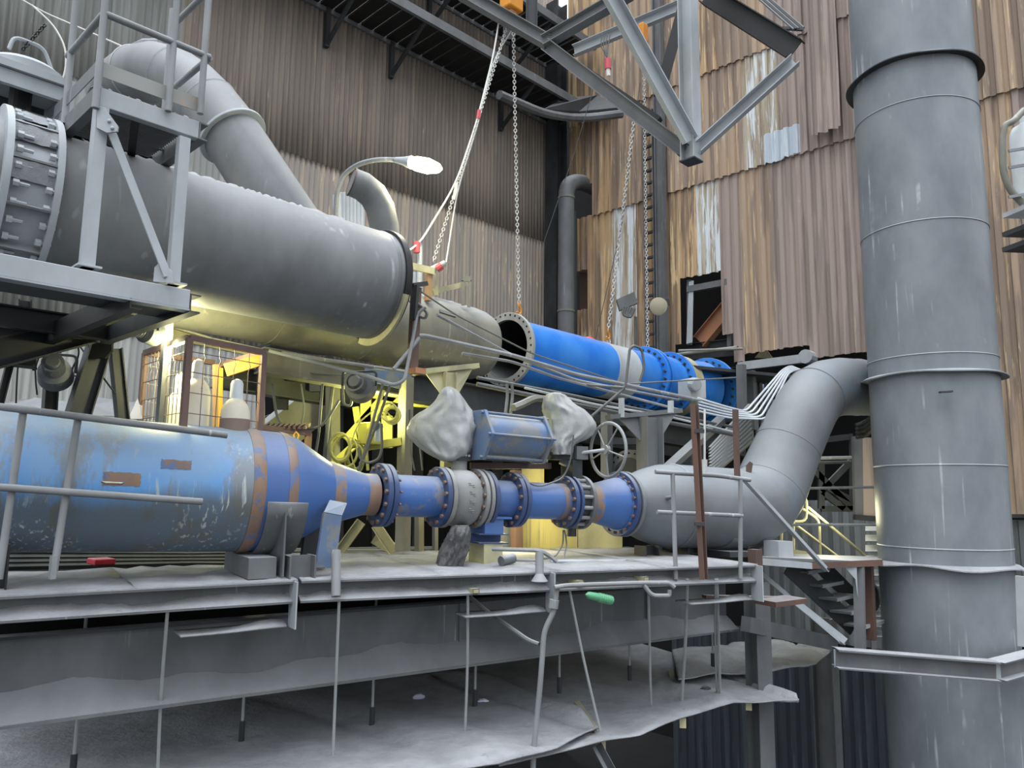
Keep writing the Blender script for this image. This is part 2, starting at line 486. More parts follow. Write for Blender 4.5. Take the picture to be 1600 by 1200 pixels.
for i, (xa, xb) in enumerate(((893, 950), (950, 1010), (1010, 1080), (1080, 1150), (1150, 1225), (1225, 1300), (1300, 1380), (1380, 1470), (1470, 1580), (1580, 1700))):
    w2sheet(xa, xb, ZB, 19.5, ('w2ochre', 'w2mix', 'w2mix', 'w2ochre', 'w2mix', 'w2mauve', 'w2mauve', 'w2mauve', 'w2mauve', 'w2mix')[i], .10)
w2sheet(1301, 1350, w2(1322, 207).z, 17.5, 'w2mauve', .24, .05, .02)
w2sheet(893, 921, w2(905, 540).z, w2(905, 485).z, 'w2ochre', .0)
# brown flat flashing inside the small opening
MB().plate([w2(900, 424, -.02)-N2*.15, w2(921, 424)-N2*.15, w2(921, 490)-N2*.15, w2(900, 490)-N2*.15], .01).build('flashing_panel', M['rustred'], wr)
# lower grey rows
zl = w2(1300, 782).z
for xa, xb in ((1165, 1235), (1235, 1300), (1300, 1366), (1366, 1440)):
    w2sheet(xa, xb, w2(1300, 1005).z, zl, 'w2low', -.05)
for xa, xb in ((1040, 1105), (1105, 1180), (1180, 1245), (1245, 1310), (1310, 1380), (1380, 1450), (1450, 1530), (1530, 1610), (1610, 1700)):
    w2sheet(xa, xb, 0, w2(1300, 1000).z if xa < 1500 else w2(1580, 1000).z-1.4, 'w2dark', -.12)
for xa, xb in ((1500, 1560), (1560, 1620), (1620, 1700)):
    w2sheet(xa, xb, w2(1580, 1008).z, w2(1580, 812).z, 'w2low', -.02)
# painted silver repair patch following the profile
corr(s2(1213), s2(1273), w2(1243, 245).z, w2(1243, 198).z, CORN, -E2, N2, .2, .055, 'trap', .068, jag=.04).build('repair_patch', M['patch'], wr, th=.003)
tr = struct('trim_1', w2(1580, 812))
mb = MB(); mb.bar(w2(1500, 806)+N2*.06, w2(1690, 806)+N2*.06, .12, .06); mb.build('flashing_strip', M['dark'], tr)
# black backdrop for the unlit shed behind the openings, ground, and the roof slab strips overhead
vb = struct('backdrop_wall', CORN-E2*4+E1*3)
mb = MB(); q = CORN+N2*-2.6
mb.plate([q+E2*3, q-E2*14, q-E2*14+UP*20, q+E2*3+UP*20], .05); mb.build('unlit_backdrop_plate', M['void'], vb)
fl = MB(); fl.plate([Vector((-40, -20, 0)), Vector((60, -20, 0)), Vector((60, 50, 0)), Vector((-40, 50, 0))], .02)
tag(fl.build('floor', M['void'], None), kind='structure')  # ground coloured black to keep the space below dark
wo = struct('window_1', w2(1103, 535))
f = MB()
for a, b in (((1073, 436), (1073, 538)), ((1136, 436), (1136, 540))):
    f.bar(w2(*a)-N2*.12, w2(*b)-N2*.12, .09, .09, up=E2)
f.bar(w2(1073, 452)-N2*.05, w2(1137, 440)-N2*.05, .12, .14)
f.build('frame_bar', M['grey'], wo)
MB().plate([w2(1076, 440)-N2*.02, w2(1083, 438)-N2*.02, w2(1081, 535)-N2*.02, w2(1072, 537)-N2*.02], .02).build('zinc_jamb', M['galv'], wo)
MB().ibeam(w2(1085, 532)-N2*.25, w2(1136, 470)-N2*.25, .22, .34).build('diagonal_brace', M['orange'], wo)
MB().plate([w2(1112, 540)-N2*2, w2(1128, 520)-N2*2, w2(1142, 541)-N2*2], .02).build('lit_gap_sheet', M['lamp'] if False else M['cream'], wo)
# heavy rails across the wall below the cladding
for name, a, b, hh, mt, lab in (('wall_beam', (1062, 548), (1160, 538), .38, 'dark', 'dark steel beam under the broken window opening of the rusty wall'),
                            ('wall_beam', (1062, 590), (1170, 582), .34, 'dark', 'sooty beam just behind the blue pipe end, beneath another beam'),):
    m_ = MB(); m_.ibeam(w2(*a)-N2*.3, w2(*b)-N2*.3, .2, hh)
    tag(m_.build(name, M[mt]), lab, 'beam')
m_ = MB(); m_.cyl(w2(1064, 556)+N2*.15, w2(1158, 545)+N2*.15, .045); tag(m_.build('horizontal_pipe', M['olive'], smooth=True), 'thin horizontal pipe across the wall below the broken window opening', 'pipe')
m_ = MB(); m_.bar(w2(1158, 574)+N2*.1, w2(1272, 560)+N2*.1, .12, .17); m_.cyl(w2(1268, 560)+N2*.3, w2(1268, 560)+N2*.02, .14, 12)
tag(m_.build('steel_beam', M['light']), 'light grey channel arm with round eye beside the top of the grey elbow', 'beam')

# ------------------------------------------------------------------ corner column, downpipe, ladder column
m_ = MB(); a = CORN+N1*.3+N2*.35
m_.ibeam(Vector((a.x, a.y, 0)), Vector((a.x, a.y, 19)), .4, .4, .03, up=E1)
tag(m_.build('corner_column', M['dark']), 'dark steel column standing in the corner between the two rusty walls', 'column')
dp = V(884, 700, 18.1)
m_ = MB(); zt = V(884, 290, 18.1).z
m_.tube([Vector((dp.x, dp.y, 2)), Vector((dp.x, dp.y, zt)), w2(915, 288)+N2*.3, w2(915, 288)-N2*.5], .2, 20, rnd=.7)
r_ = thing('downpipe', 'vertical dark grey pipe in the corner with elbow into the wall hole', 'pipe', Vector((dp.x, dp.y, 2)))
m_.build('pipe_body', M['grey'], r_, smooth=True)
for z in (zt-.35, zt-3.2): MB().lathe(Vector((dp.x, dp.y, z)), UP, [(0, .215), (.05, .215)], 20).build('joint_band', M['olive'], r_)
m_ = MB(); m_.cyl(V(896, 330, 18.3), V(896, 600, 18.3), .09); tag(m_.build('thin_downpipe', M['dark'], smooth=True), 'slim dark pipe directly right of the fat corner downpipe', 'pipe')
lc = w2(1050, 700)+N2*.3
r_ = thing('wall_column', 'tall grey steel column on the rusty wall beside the caged ladder', 'column', Vector((lc.x, lc.y, 4)))
MB().ibeam(Vector((lc.x, lc.y, 4)), Vector((lc.x, lc.y, 19)), .16, .22, .025, up=E2).build('column_shaft', M['grey'], r_)
la = w2(1031, 700)+N2*.3
r_ = thing('wall_ladder', 'narrow steel ladder with many dark rungs up the rusty wall', 'ladder', Vector((la.x, la.y, 6)))
for s_ in (-.12, .12):
    b = la+E2*s_; MB().bar(Vector((b.x, b.y, 7)), Vector((b.x, b.y, 15)), .06, .03, up=E2).build('rail', M['grey'], r_)
z = 7.2; rung = None
while z < 15:
    if rung is None:
        rung = MB().bar(Vector((la.x, la.y, z))-E2*.12, Vector((la.x, la.y, z))+E2*.12, .08, .05).build('rung', M['dark'], r_); z00 = z
    else: copy_to(rung, (0, 0, z-z00), parent=r_)
    z += .3

# ------------------------------------------------------------------ walkways high on the left wall
def bracket_walk(name, lab, pts, wd, zoff):
    # pts: pixel/depth points of the inner edge on the wall
    r = thing(name, lab, 'walkway', pts[0])
    return r
def walkway(lab, za, s_from, s_to, width, drop=.0, posts=()):
    o = CORN+N1*.12
    a = o-E1*s_from; b = o-E1*s_to
    A = Vector((a.x, a.y, za)); B = Vector((b.x, b.y, za))
    r = thing('wall_walkway', lab, 'walkway', A)
    MB().chan(A, B, .08, .16).build('inner_beam', M['grey'], r)
    MB().chan(A+N1*width, B+N1*width, .08, .2).build('outer_beam', M['grey'], r)
    L = (B-A).length; n = int(L/.32)
    pl = None
    for i in range(n):
        p = A.lerp(B, (i+.5)/n)
        if pl is None:
            pl = MB().bar(p+N1*.02+UP*.02, p+N1*(width-.02)+UP*.02, .27, .05).build('deck_plank', M['black'], r); p0 = p
        else: copy_to(pl, p-p0, parent=r)
    for f_ in posts:
        p = A.lerp(B, f_)
        MB().bar(p, p-UP*.85, .09, .09, up=E1).build('bracket_post', M['dark'], r)
        MB().bar(p-UP*.8, p+N1*width*.95, .07, .07).build('bracket_strut', M['dark'], r)
    return r
zw = w1(687, 109).z
walkway('long dark walkway under the ceiling along the corrugated left wall, lower tier', zw, .2, 13.5, 1.25, posts=(.15, .4, .52, .75))
walkway('upper dark walkway tier above the lower one on the left wall', zw+1.6, .3, 13.5, 1.5, posts=(.12, .32, .5))
m_ = MB(); aa = w1(670, 0)+N1*1.9; m_.ibeam(Vector((aa.x, aa.y, zw+2.9))-E1*6, Vector((aa.x, aa.y, zw+2.9))+E1*6, .2, .3); tag(m_.build('crane_rail', M['dark']), 'long overhead beam parallel to the left wall above both walkways', 'beam')
# curved end of lower walkway near the corner
m_ = MB(); c0 = V(868, 190, 17.2)
m_.tube([V(780, 148, 15.4), V(850, 178, 16.6), V(905, 186, 17.2), V(972, 178, 17.4)], .10, 8, rnd=.8)
tag(m_.build('curved_edge_beam', M['grey'], smooth=True), 'curved grey edge beam rounding the corner at the walkway end', 'beam')
m_ = MB(); m_.plate([V(850, 172, 17.2), V(905, 176, 17.8), V(965, 170, 17.8), V(935, 150, 18.3), V(880, 155, 18.2)], .06); tag(m_.build('corner_landing', M['black']), 'small black landing plate in the corner beneath the walkways', 'landing')

# ================================================================== LOWER LEVEL
def dP(px): return 4.76*2640/(2640-px) if px < 470 else 1/(.173-.0000565*(px-467))
ZD = CZ-.66
def PP(px, z): # point on the platform front line at height z
    p = V(px, 760, dP(px)); return Vector((p.x, p.y, z))
La, Lb = PP(-90, 0), PP(474, 0)
Ra, Rb = PP(474, 0), PP(1182, 0)
HL = (Lb-La).normalized(); HR = (Rb-Ra).normalized()
NL = Vector((-HL.y, HL.x, 0)); NR = Vector((-HR.y, HR.x, 0))     # away from camera
def platform(name, lab, a, b, h, n, wd, mt_f):
    A = Vector((a.x, a.y, ZD)); B = Vector((b.x, b.y, ZD))
    r = thing(name, lab, 'platform', A-UP*.16)
    m = MB(); m.bar(A+n*.08-UP*.008, B+n*.08-UP*.008, .016, .16, up=n); m.bar(A+n*.09-UP*.15, B+n*.09-UP*.15, .016, .18, up=n); m.bar(A+n*.13-UP*.08, B+n*.13-UP*.08, .012, .14); m.build('edge_channel', mt_f, r)
    # deck plates, dusted
    L = (B-A).length; k = max(2, int(round(L/1.2)))
    for i in range(k):
        p, q = A.lerp(B, i/k), A.lerp(B, (i+1)/k)
        g = [[(p.lerp(q, u/10)+n*(.02+wd*v/6)+UP*(.004+ (0 if v == 0 else random.uniform(.0, .022)))) for u in range(11)] for v in range(7)]
        MB().grid(g).build('deck_plate', M['dust'], r, smooth='all', th=.012)
    # dust heaped on the lower flange
    k2 = int(L/.06); rows = []
    hh = [.015+.03*abs(math.sin(i*.13+1.3*math.sin(i*.031)))+random.uniform(0, .012) for i in range(k2+1)]
    rows.append([A.lerp(B, i/k2)-UP*.143+n*.005 for i in range(k2+1)])
    rows.append([A.lerp(B, i/k2)-UP*(.143-hh[i]*.6)+n*.05 for i in range(k2+1)])
    rows.append([A.lerp(B, i/k2)-UP*(.143-hh[i]*1.3)+n*.122 for i in range(k2+1)])
    MB().grid(rows).build('dust_drift', M['dust'], r, smooth='all', kind='stuff')
    return r
platL = platform('platform_section', 'left walkway deck carrying the big pale blue pipe, thick with grey dust', La, Lb, HL, NL, 1.35, M['grey'])
platR = platform('platform_section', 'right walkway deck under the valves and the grey elbow pipe', Ra+HR*.02, Rb, HR, NR, 2.3, M['grey'])
# end plates / brackets
for px in (467, 861, 1178):
    p = PP(px, ZD)
    n = NL if px < 470 else NR
    MB().bar(p-n*.0+UP*.0, p+UP*-.33, .012, .16, up=n).build('end_plate', M['light'], platL if px < 470 else platR)
    d_ = HL if px < 470 else HR
    g = [[p-UP*.33+d_*(-.75+.09*i)+n*(.02+.05*j)+UP*.05*math.exp(-((i-7)/2.5)**2-((j-2)/1.5)**2) for i in range(9)] for j in range(6)]
    MB().grid(g).build('bracket_shelf', M['dust'], platL if px < 470 else platR, smooth='all', th=.012)
def small_tube(px, py, lab):
    a = V(px, py, dP(px)-.02); n = NR
    m = MB(); m.extrude([(-.03, -.02), (.03, -.02), (.03, .02), (-.03, .02)], a, a+Vector((-.12, .2, 0)), cap=False)
    m.extrude([(-.024, -.014), (.024, -.014), (.024, .014), (-.024, .014)], a, a+Vector((-.12, .2, 0)))
    tag(m.build('channel_stub', M['cream']), lab, 'bracket')
small_tube(744, 924, 'short channel stub on the deck edge holding the second hanger rod')
small_tube(908, 911, 'short channel stub on the deck edge at the leaning hanger rod')
small_tube(1010, 905, 'short channel stub on the deck edge by the green plastic piece')
# big plate girder
def dG(px): return 5.0*2600/(2600-px)
Ga, Gb = V(-90, 760, dG(-90)), V(1147, 760, dG(1147))
GH = (Gb-Ga); GH.z = 0; GH.normalize(); GN = Vector((-GH.y, GH.x, 0))
Gz = (V(0, 1140, 5.0).z+V(1147, 985, dG(1147)).z)/2
Gt = V(0, 994, 5.2).z
A = Vector((Ga.x, Ga.y, Gz)); B = Vector((Gb.x, Gb.y, Gz))
gr = thing('plate_girder', 'deep grey plate girder running beneath the walkway deck', 'girder', A)
MB().bar(A+GN*.15, B+GN*.15, .34, .02, up=UP).build('bottom_flange', M['grey'], gr)
MB().bar(A+GN*.17+UP*(Gt-Gz)/2, B+GN*.17+UP*(Gt-Gz)/2, .012, Gt-Gz).build('web', M['grey'], gr)
MB().bar(A+GN*.12+UP*(Gt-Gz), B+GN*.12+UP*(Gt-Gz), .12, .02).build('top_flange', M['dark'], gr)
L = (B-A).length; k2 = 160; rows = [[], [], [], []]
for i in range(k2+1):
    p = A.lerp(B, i/k2); h = .17+.035*math.sin(i*.11)+.02*math.sin(i*.37+1)+random.uniform(-.006, .006)
    if 0.62 < i/k2 < .66: h *= .85
    rows[0].append(p-GN*.018+UP*.012); rows[1].append(p+GN*.04+UP*(h*.35+random.uniform(-.004, .004))); rows[2].append(p+GN*.1+UP*h*.7); rows[3].append(p+GN*.162+UP*h)
MB().grid(rows).build('dust_drift', M['darkdust'], gr, smooth='all', kind='stuff')  # drift tone includes the shade of the deck above
for f_ in (.52, .83): MB().bar(A.lerp(B, f_)+GN*.155+UP*.05, A.lerp(B, f_)+GN*.155+UP*(Gt-Gz), .03, .012, up=GH).build('stiffener', M['grey'], gr)
MB().plate([Vector((A.x, A.y, Gz+.1))+GN*.6, Vector((B.x, B.y, Gz+.1))+GN*.6, Vector((B.x, B.y, ZD-.2))+GN*.6, Vector((A.x, A.y, ZD-.2))+GN*.6], .02).build('shade_plate', M['void'], gr)  # black plate added for the dark gap under the deck
for k in range(9):
    p = A.lerp(B, (k+.4)/9); MB().bar(Vector((p.x, p.y, ZD-.12))-GN*.12, Vector((p.x, p.y, ZD-.12))+GN*1.2, .1, .14).build('cross_joist', M['black'], gr)
# dust-covered sagging sheets under the girder
def sheet(lab, front, back, z, seed, loc_label=None):
    rnd = random.Random(seed)
    def interp(poly, t):
        n = len(poly)-1; i = min(int(t*n), n-1); f = t*n-i
        return poly[i][0]*(1-f)+poly[i+1][0]*f, poly[i][1]*(1-f)+poly[i+1][1]*f
    nu, nv = 90, 26; P = []
    for j in range(nv+1):
        row = []
        for i in range(nu+1):
            a = onz(*interp(front, i/nu), z); b = onz(*interp(back, i/nu), z)
            p = a.lerp(b, j/nv)
            h = .035*math.sin(i*.11+seed)*math.sin(j*.23+1)+.012*math.sin(i*.31+j*.35+seed)+rnd.uniform(-.003, .003)
            fold = math.exp(-(((i/nu*2.4+j/nv*.9) % 1)-.5)**2*700)*-.03
            edge = 0 if 0 < j else 0
            row.append(p+UP*(h*(.35 if j == 0 else 1)+fold*(j > 1)))
        P.append(row)
    o = MB().grid(P).build('dusty_canopy_sheet', M['dust'], smooth='all', th=.012)
    return tag(o, lab, 'canopy')
ZS = CZ-2.05
sheet('near grey dust-covered canopy sheet, its wavy edge at the bottom centre', [(-150, 1330), (200, 1262), (440, 1218), (620, 1212), (780, 1196), (870, 1169), (937, 1131)], [(-150, 1080), (100, 1055), (300, 1050), (500, 1045), (640, 1040), (760, 1055), (880, 1096)], ZS+.03, 1)
sheet('dust-covered canopy sheet with pointed right tip, right of the near sheet', [(780, 1200), (941, 1157), (1000, 1146), (1067, 1122), (1147, 1100), (1200, 1095), (1248, 1090)], [(640, 1045), (760, 1010), (850, 1000), (960, 1000), (1080, 1030), (1160, 1058), (1240, 1083)], ZS-.03, 2)
sheet('far shadowed canopy sheet behind the post, beneath the stair', [(1060, 1062), (1120, 1050), (1180, 1055), (1230, 1045), (1275, 1035), (1300, 1015)], [(1050, 1015), (1120, 1005), (1180, 1003), (1230, 1003), (1270, 1006), (1302, 1012)], ZS+.05, 3)
for px, py, px2, py2, lab in ((941, 1163, 880, 1130, 'square steel stub carrying the junction of the two dusty sheets'), (1067, 1130, 1048, 1112, 'small steel stub under the pointed canopy sheet, middle'), (1170, 1103, 1150, 1090, 'small steel stub under the pointed canopy sheet, right by the post')):
    a = onz(px, py, ZS-.09); b = onz(px2, py2-60, ZS-.09)
    m_ = MB(); m_.bar(a, b, .06, .09); tag(m_.build('canopy_rail', M['cream']), lab, 'bracket')
m_ = MB(); m_.angle(onz(930, 1165, ZS-.1), V(965, 1230, 6.9), .07, .07); tag(m_.build('canopy_strut', M['dark']), 'dark diagonal strut under the junction of the dusty canopy sheets', 'strut')
# hanger rods
rods = [((262, 952), (246, 1215), 'frontmost thin hanger rod, leftmost long one from the deck edge'), ((530, 936), (520, 1184), 'long thin hanger rod from the deck edge under the blue pipe supports'),
        ((731, 928), (726, 1154), 'long thin hanger rod below the lower wrapped bundle'), ((890, 922), (938, 1142), 'leaning hanger rod slanting down to the sheet junction'),
        ((1013, 922), (1017, 1101), 'thin hanger rod below the valve cone, right of the leaning rod'), ((1074, 905), (1065, 1094), 'thick hanger rod right of the green plastic piece'),
        ((1118, 905), (1120, 1083), 'thin rod of the close pair near the post'), ((1120, 905), (1125, 1084), 'thick rod of the close pair near the post')]
for i, (a, b, lab) in enumerate(rods):
    A_ = V(a[0], a[1], dP(a[0])+.05); B_ = onz(b[0], b[1], ZS+.0)
    m_ = MB(); m_.tube([A_, A_.lerp(B_, .5)+Vector((.012*((i % 3)-1), 0, 0)), B_], .0155 if i in (5, 7) else .0115, 8, rnd=.4)
    tag(m_.build('hanger_rod', M['rod'], smooth=True), lab, 'rod', 'hanger rods between deck and dusty sheets')
for a, b, lab in (((121, 1120), (113, 1215), 'short hanger rod emerging below the girder, far left'), ((384, 1085), (377, 1158), 'short hanger rod behind the girder, second from the left'), ((586, 1060), (581, 1134), 'short hanger rod behind the girder beside the dark hole'),
                  ((745, 1037), (742, 1104), 'short hanger rod behind the girder next to the sheet fold'), ((876, 1020), (874, 1083), 'short hanger rod behind the girder near the cable'), ((985, 1005), (984, 1063), 'short hanger rod behind the girder, second from the right'), ((1114, 985), (1114, 1042), 'rightmost short hanger rod behind the girder')):
    B_ = onz(b[0], b[1], ZS+.02); A_ = Vector((B_.x, B_.y, CZ-.9))
    r_ = thing('short_hanger_rod', lab, 'rod', B_, 'short rods behind the girder')
    MB().cyl(A_, B_, .012, 8).build('rod_shaft', M['rod'], r_); MB().cyl(B_, B_+UP*.16, .024, 8).build('sleeve', M['dark'], r_)
us = thing('added_light_block_slab', 'black floor slab added behind the walkway deck to block light', 'floor slab', Vector((A.x, A.y, ZD-.3))+GN*1.3)
MB().plate([Vector((p_.x, p_.y, ZD-.28))+GN*k_ for p_, k_ in ((A, .7), (B, .7), (B, 6), (A, 4.2))], .05).build('light_block_plate', M['void'], us)  # put in behind the deck to stop stray light reaching the canopy
for px, py, lab in ((645, 1090, 'pale rag scrap lying on the near canopy sheet'), (745, 1098, 'second pale scrap on the near canopy sheet by a rod'), (1057, 1057, 'small dark lump on the pointed canopy sheet'), (1094, 1077, 'small dark clip on the pointed canopy sheet near the rod pair')):
    p = onz(px, py, ZS+.01); m_ = MB(); m_.lathe(p, Vector((1, .2, .05)), [(0, .008), (.03, .03), (.08, .035), (.12, .01)], 7); tag(m_.build('debris_scrap', M['paper'] if px < 800 else M['black'], smooth=True), lab, 'debris')
# green plastic piece & conduits hanging at deck edge
gp = V(918, 934, 6.9)
r_ = thing('green_plastic_grille', 'translucent green ribbed plastic piece hanging against the girder', 'grille', gp)
m_ = MB(); a = V(915, 929, 6.75); b = V(955, 938, 6.9)
m_.lathe(a, b-a, [(0, .006), (.03, .03), (.12, .036), ((b-a).length, .04)], 12, cap1=False); m_.build('shell', M['green'], r_, smooth=True)
for i in range(6):
    q = a.lerp(b, .5+.08*i); MB().lathe(q, b-a, [(0, .037+.0006*i), (.005, .043), (.01, .037)], 12, False, False).build('rib', M['green'], r_)
m_ = MB(); m_.tube([V(870, 920, 6.5), V(866, 955, 6.5), V(850, 985, 6.5), V(845, 1060, 6.5), V(833, 1180, 6.5), V(832, 1240, 6.5)], .023, 10, rnd=.15); m_.cyl(V(866, 937, 6.5), V(864, 950, 6.5), .042, 10)
tag(m_.build('bent_conduit', M['rail'], smooth=True), 'bent grey conduit dropping from the deck edge past the near sheet', 'conduit')
m_ = MB(); m_.tube([V(735, 933, 6.7), V(760, 955, 6.65), V(826, 1001, 6.55), V(842, 1007, 6.5)], .02, 8, rnd=.1); tag(m_.build('branch_conduit', M['cable'], smooth=True), 'diagonal conduit joining the bent conduit in front of the girder', 'conduit')
m_ = MB(); m_.tube([V(866, 918, 6.45), V(885, 915, 6.5), V(1005, 911, 6.9), V(1045, 911, 7.0), V(1054, 918, 7.0)], .02, 8, rnd=.1); m_.tube([V(1006, 914, 6.9), V(1018, 931, 6.9), V(1046, 931, 7.0), V(1046, 922, 7.0)], .02, 8, rnd=.08)
tag(m_.build('edge_conduit', M['rail'], smooth=True), 'grey conduit loop along the deck edge above the green plastic', 'conduit')
# support post at right under deck
pp = V(1181, 900, 8.8); r_ = thing('support_post', 'tall grey H-section post under the right end of the deck', 'post', Vector((pp.x, pp.y, 0)))
MB().ibeam(Vector((pp.x, pp.y, 0)), Vector((pp.x, pp.y, CZ-.95)), .2, .2, .014, up=NR).build('post_shaft', M['grey'], r_)
m_ = MB(); p1 = V(1100, 932, 8.2); p2 = V(1245, 935, 8.4); m_.bar(p1, p2, .1, .03); m_.bar(V(1195, 942, 8.1), V(1244, 936, 8.3), .3, .05); m_.build('rusty_bracket', M['rustred'], r_)
pb = V(1287, 985, 11.6); m_ = MB(); m_.ibeam(Vector((pb.x, pb.y, 0)), Vector((pb.x, pb.y, V(1287, 965, 11.6).z)), .24, .3, .016, up=E2); tag(m_.build('rear_post', M['grey']), 'blue-grey post against the dark lower wall left of the stack', 'post')
m_ = MB(); m_.bar(V(1165, 975, 8.6), V(1300, 1005, 9.6), .12, .16); tag(m_.build('tie_beam', M['grey']), 'sloping grey tie beam under the stair, left of the stack beam', 'beam')
from mathutils import noise as mnoise
# ================================================================== PIPELINE HELPERS
def ring_of(parent, name, mb_fn, mat, c, d, R, n, ph=0.0, label=None):
    d = Vector(d).normalized(); x = d.cross(UP).normalized(); y = x.cross(d)
    first = None; o = origin(parent)
    for i in range(n):
        an = 2*PI*i/n+ph
        rot = Matrix.Rotation(an, 3, d)
        p = c+(rot @ y)*R
        if first is None:
            m = MB(); mb_fn(m, Vector((0, 0, 0)), d)
            me_o = m.build(name, mat, None, loc=(0, 0, 0))
            me_o.parent = parent; me_o.location = p-o; first = me_o
        else:
            copy_to(first, p-o, parent=parent)
def hexbolt(r, l, both=False):
    def f(m, c, d):
        m.lathe(c-d*l, d, [(0, r*.5), (.002, r), (l, r)], 6)
        if both: m.lathe(c, d, [(0, r*.55), (l*1.6, r*.5)], 6)
    return f
def flange(parent, c, d, R, Rin, th, mat, n=16, br=.020, bl=.024, name='flange', bmat=None, side=-1):
    d = Vector(d).normalized()
    m = MB(); m.lathe(c-d*th/2, d, [(0, Rin), (0, R-.004), (.004, R), (th-.004, R), (th, R-.004), (th, Rin)], 48, False, False)
    fo = m.build(name, mat, parent, smooth=True)
    if n:
        ring_of(fo, 'bolt', hexbolt(br, bl), bmat or M['rustbolt'], c+d*side*th/2 if side < 0 else c+d*(th/2+bl), d, R*.88, n, .1)
    return fo
# ================================================================== LOWER BLUE PIPELINE
def dL(px): return 5.24*2700/(2700-px)
PA, PB = V(-60, 749, dL(-60)), V(1180, 795, dL(1180))
PD = (PB-PA).normalized()
def ax(px): return station(PA, PB, px)
def T(px): return (ax(px)-PA).dot(PD)
def prof(base, lst): return [(T(x)-T(base), r) for x, r in lst]
# big pale blue pipe + reducer cones: one welded thing
r_ = thing('blue_reducer_pipe', 'large weathered pale blue pipe at left with rust-banded cones narrowing to a flange', 'pipe', ax(150)-UP*.475)
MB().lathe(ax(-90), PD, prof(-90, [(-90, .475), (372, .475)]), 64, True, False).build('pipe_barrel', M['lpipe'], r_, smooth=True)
MB().lathe(ax(372), PD, prof(372, [(372, .478), (377, .484), (388, .484), (391, .478)]), 64, False, False).build('rust_weld_band', M['rustband'], r_, smooth=True)
MB().lathe(ax(391), PD, prof(391, [(391, .475), (425, .470)]), 64, False, False).build('barrel_collar', M['blue'], r_, smooth=True)
MB().lathe(ax(425), PD, prof(425, [(425, .472), (428, .476), (437, .468), (440, .458)]), 64, False, False).build('rust_weld_band', M['rustband'], r_, smooth=True)
MB().lathe(ax(440), PD, prof(440, [(440, .457), (455, .43), (508, .262)]), 64, False, False).build('large_cone', M['blue'], r_, smooth=True)
MB().lathe(ax(508), PD, prof(508, [(508, .262), (512, .262), (523, .248), (526, .244)]), 48, False, False).build('rust_weld_band', M['rustband'], r_, smooth=True)
MB().lathe(ax(526), PD, prof(526, [(526, .243), (566, .178)]), 48, False, False).build('small_cone', M['blue'], r_, smooth=True)
MB().lathe(ax(566), PD, prof(566, [(566, .178), (575, .176), (584, .18)]), 48, False, False).build('rust_weld_band', M['rustband'], r_, smooth=True)
flange(r_, ax(592), PD, .272, .165, .045, M['navy'], 14)
# lifting shelf bracket and bare primer patches on the barrel
a = V(183, 753, 4.80); m_ = MB(); m_.plate([V(158, 753, 4.79), V(193, 755, 4.85), V(190, 757, 4.70), V(164, 756, 4.66)], .012); m_.build('welded_lug', M['rustred'], r_)
def barrel_patch(x0, x1, a0, a1, mat, r=.4775):
    P = []
    for j in range(9):
        an = math.radians(a0+(a1-a0)*j/8)
        row = []
        for i in range(11):
            c = ax(x0+(x1-x0)*i/10)
            x = PD.cross(UP).normalized(); y = x.cross(PD)
            jit = random.uniform(-.004, .004) if j in (0, 8) or i in (0, 10) else 0
            row.append(c+(x*math.cos(an)+y*math.sin(an))*r+UP*jit+PD*jit)
        P.append(row)
    MB().grid(P).build('primer_patch', mat, r_, smooth='all')
barrel_patch(150, 205, 10, -1, M['rustband']); barrel_patch(233, 278, 23, 15, M['rustband'])
# spool between flange pairs
def spool(name, lab, xa, xb, r, Rf, fa=True, fb=True, na=14, nb=14, mt='blue', fm='navy'):
    q = thing(name, lab, 'pipe', ax((xa+xb)/2)-UP*r, 'blue pipe spools between the valves')
    MB().lathe(ax(xa), PD, prof(xa, [(xa, r), (xb, r)]), 40).build('spool_barrel', M[mt], q, smooth=True)
    if fa: flange(q, ax(xa), PD, Rf, r*.95, .045, M[fm], 0)
    if fb: flange(q, ax(xb), PD, Rf, r*.95, .045, M[fm], nb)
    return q
s1_ = spool('pipe_spool', 'blue pipe spool between the big cone and the cast grey ball valve', 601, 683, .182, .27)
for x in (612,): ring_of(s1_, 'nut', hexbolt(.013, .018), M['rustbolt'], ax(x)-PD*.01, PD, .235, 14, .1)
vv = thing('ball_valve', 'cast grey ball valve body with raised lettering between two blue spools', 'valve', ax(716)-UP*.27)
MB().lathe(ax(691), PD, prof(691, [(691, .2), (695, .215), (703, .25), (712, .262), (722, .262), (731, .25), (738, .215), (742, .2)]), 48).build('valve_body', M['valve'], vv, smooth=True)
flange(vv, ax(691), PD, .272, .17, .04, M['valve'], 0, name='valve_flange')
flange(vv, ax(741), PD, .272, .17, .04, M['valve'], 14, name='valve_flange')
flange(vv, ax(749), PD, .272, .17, .035, M['valve'], 0, name='valve_flange')
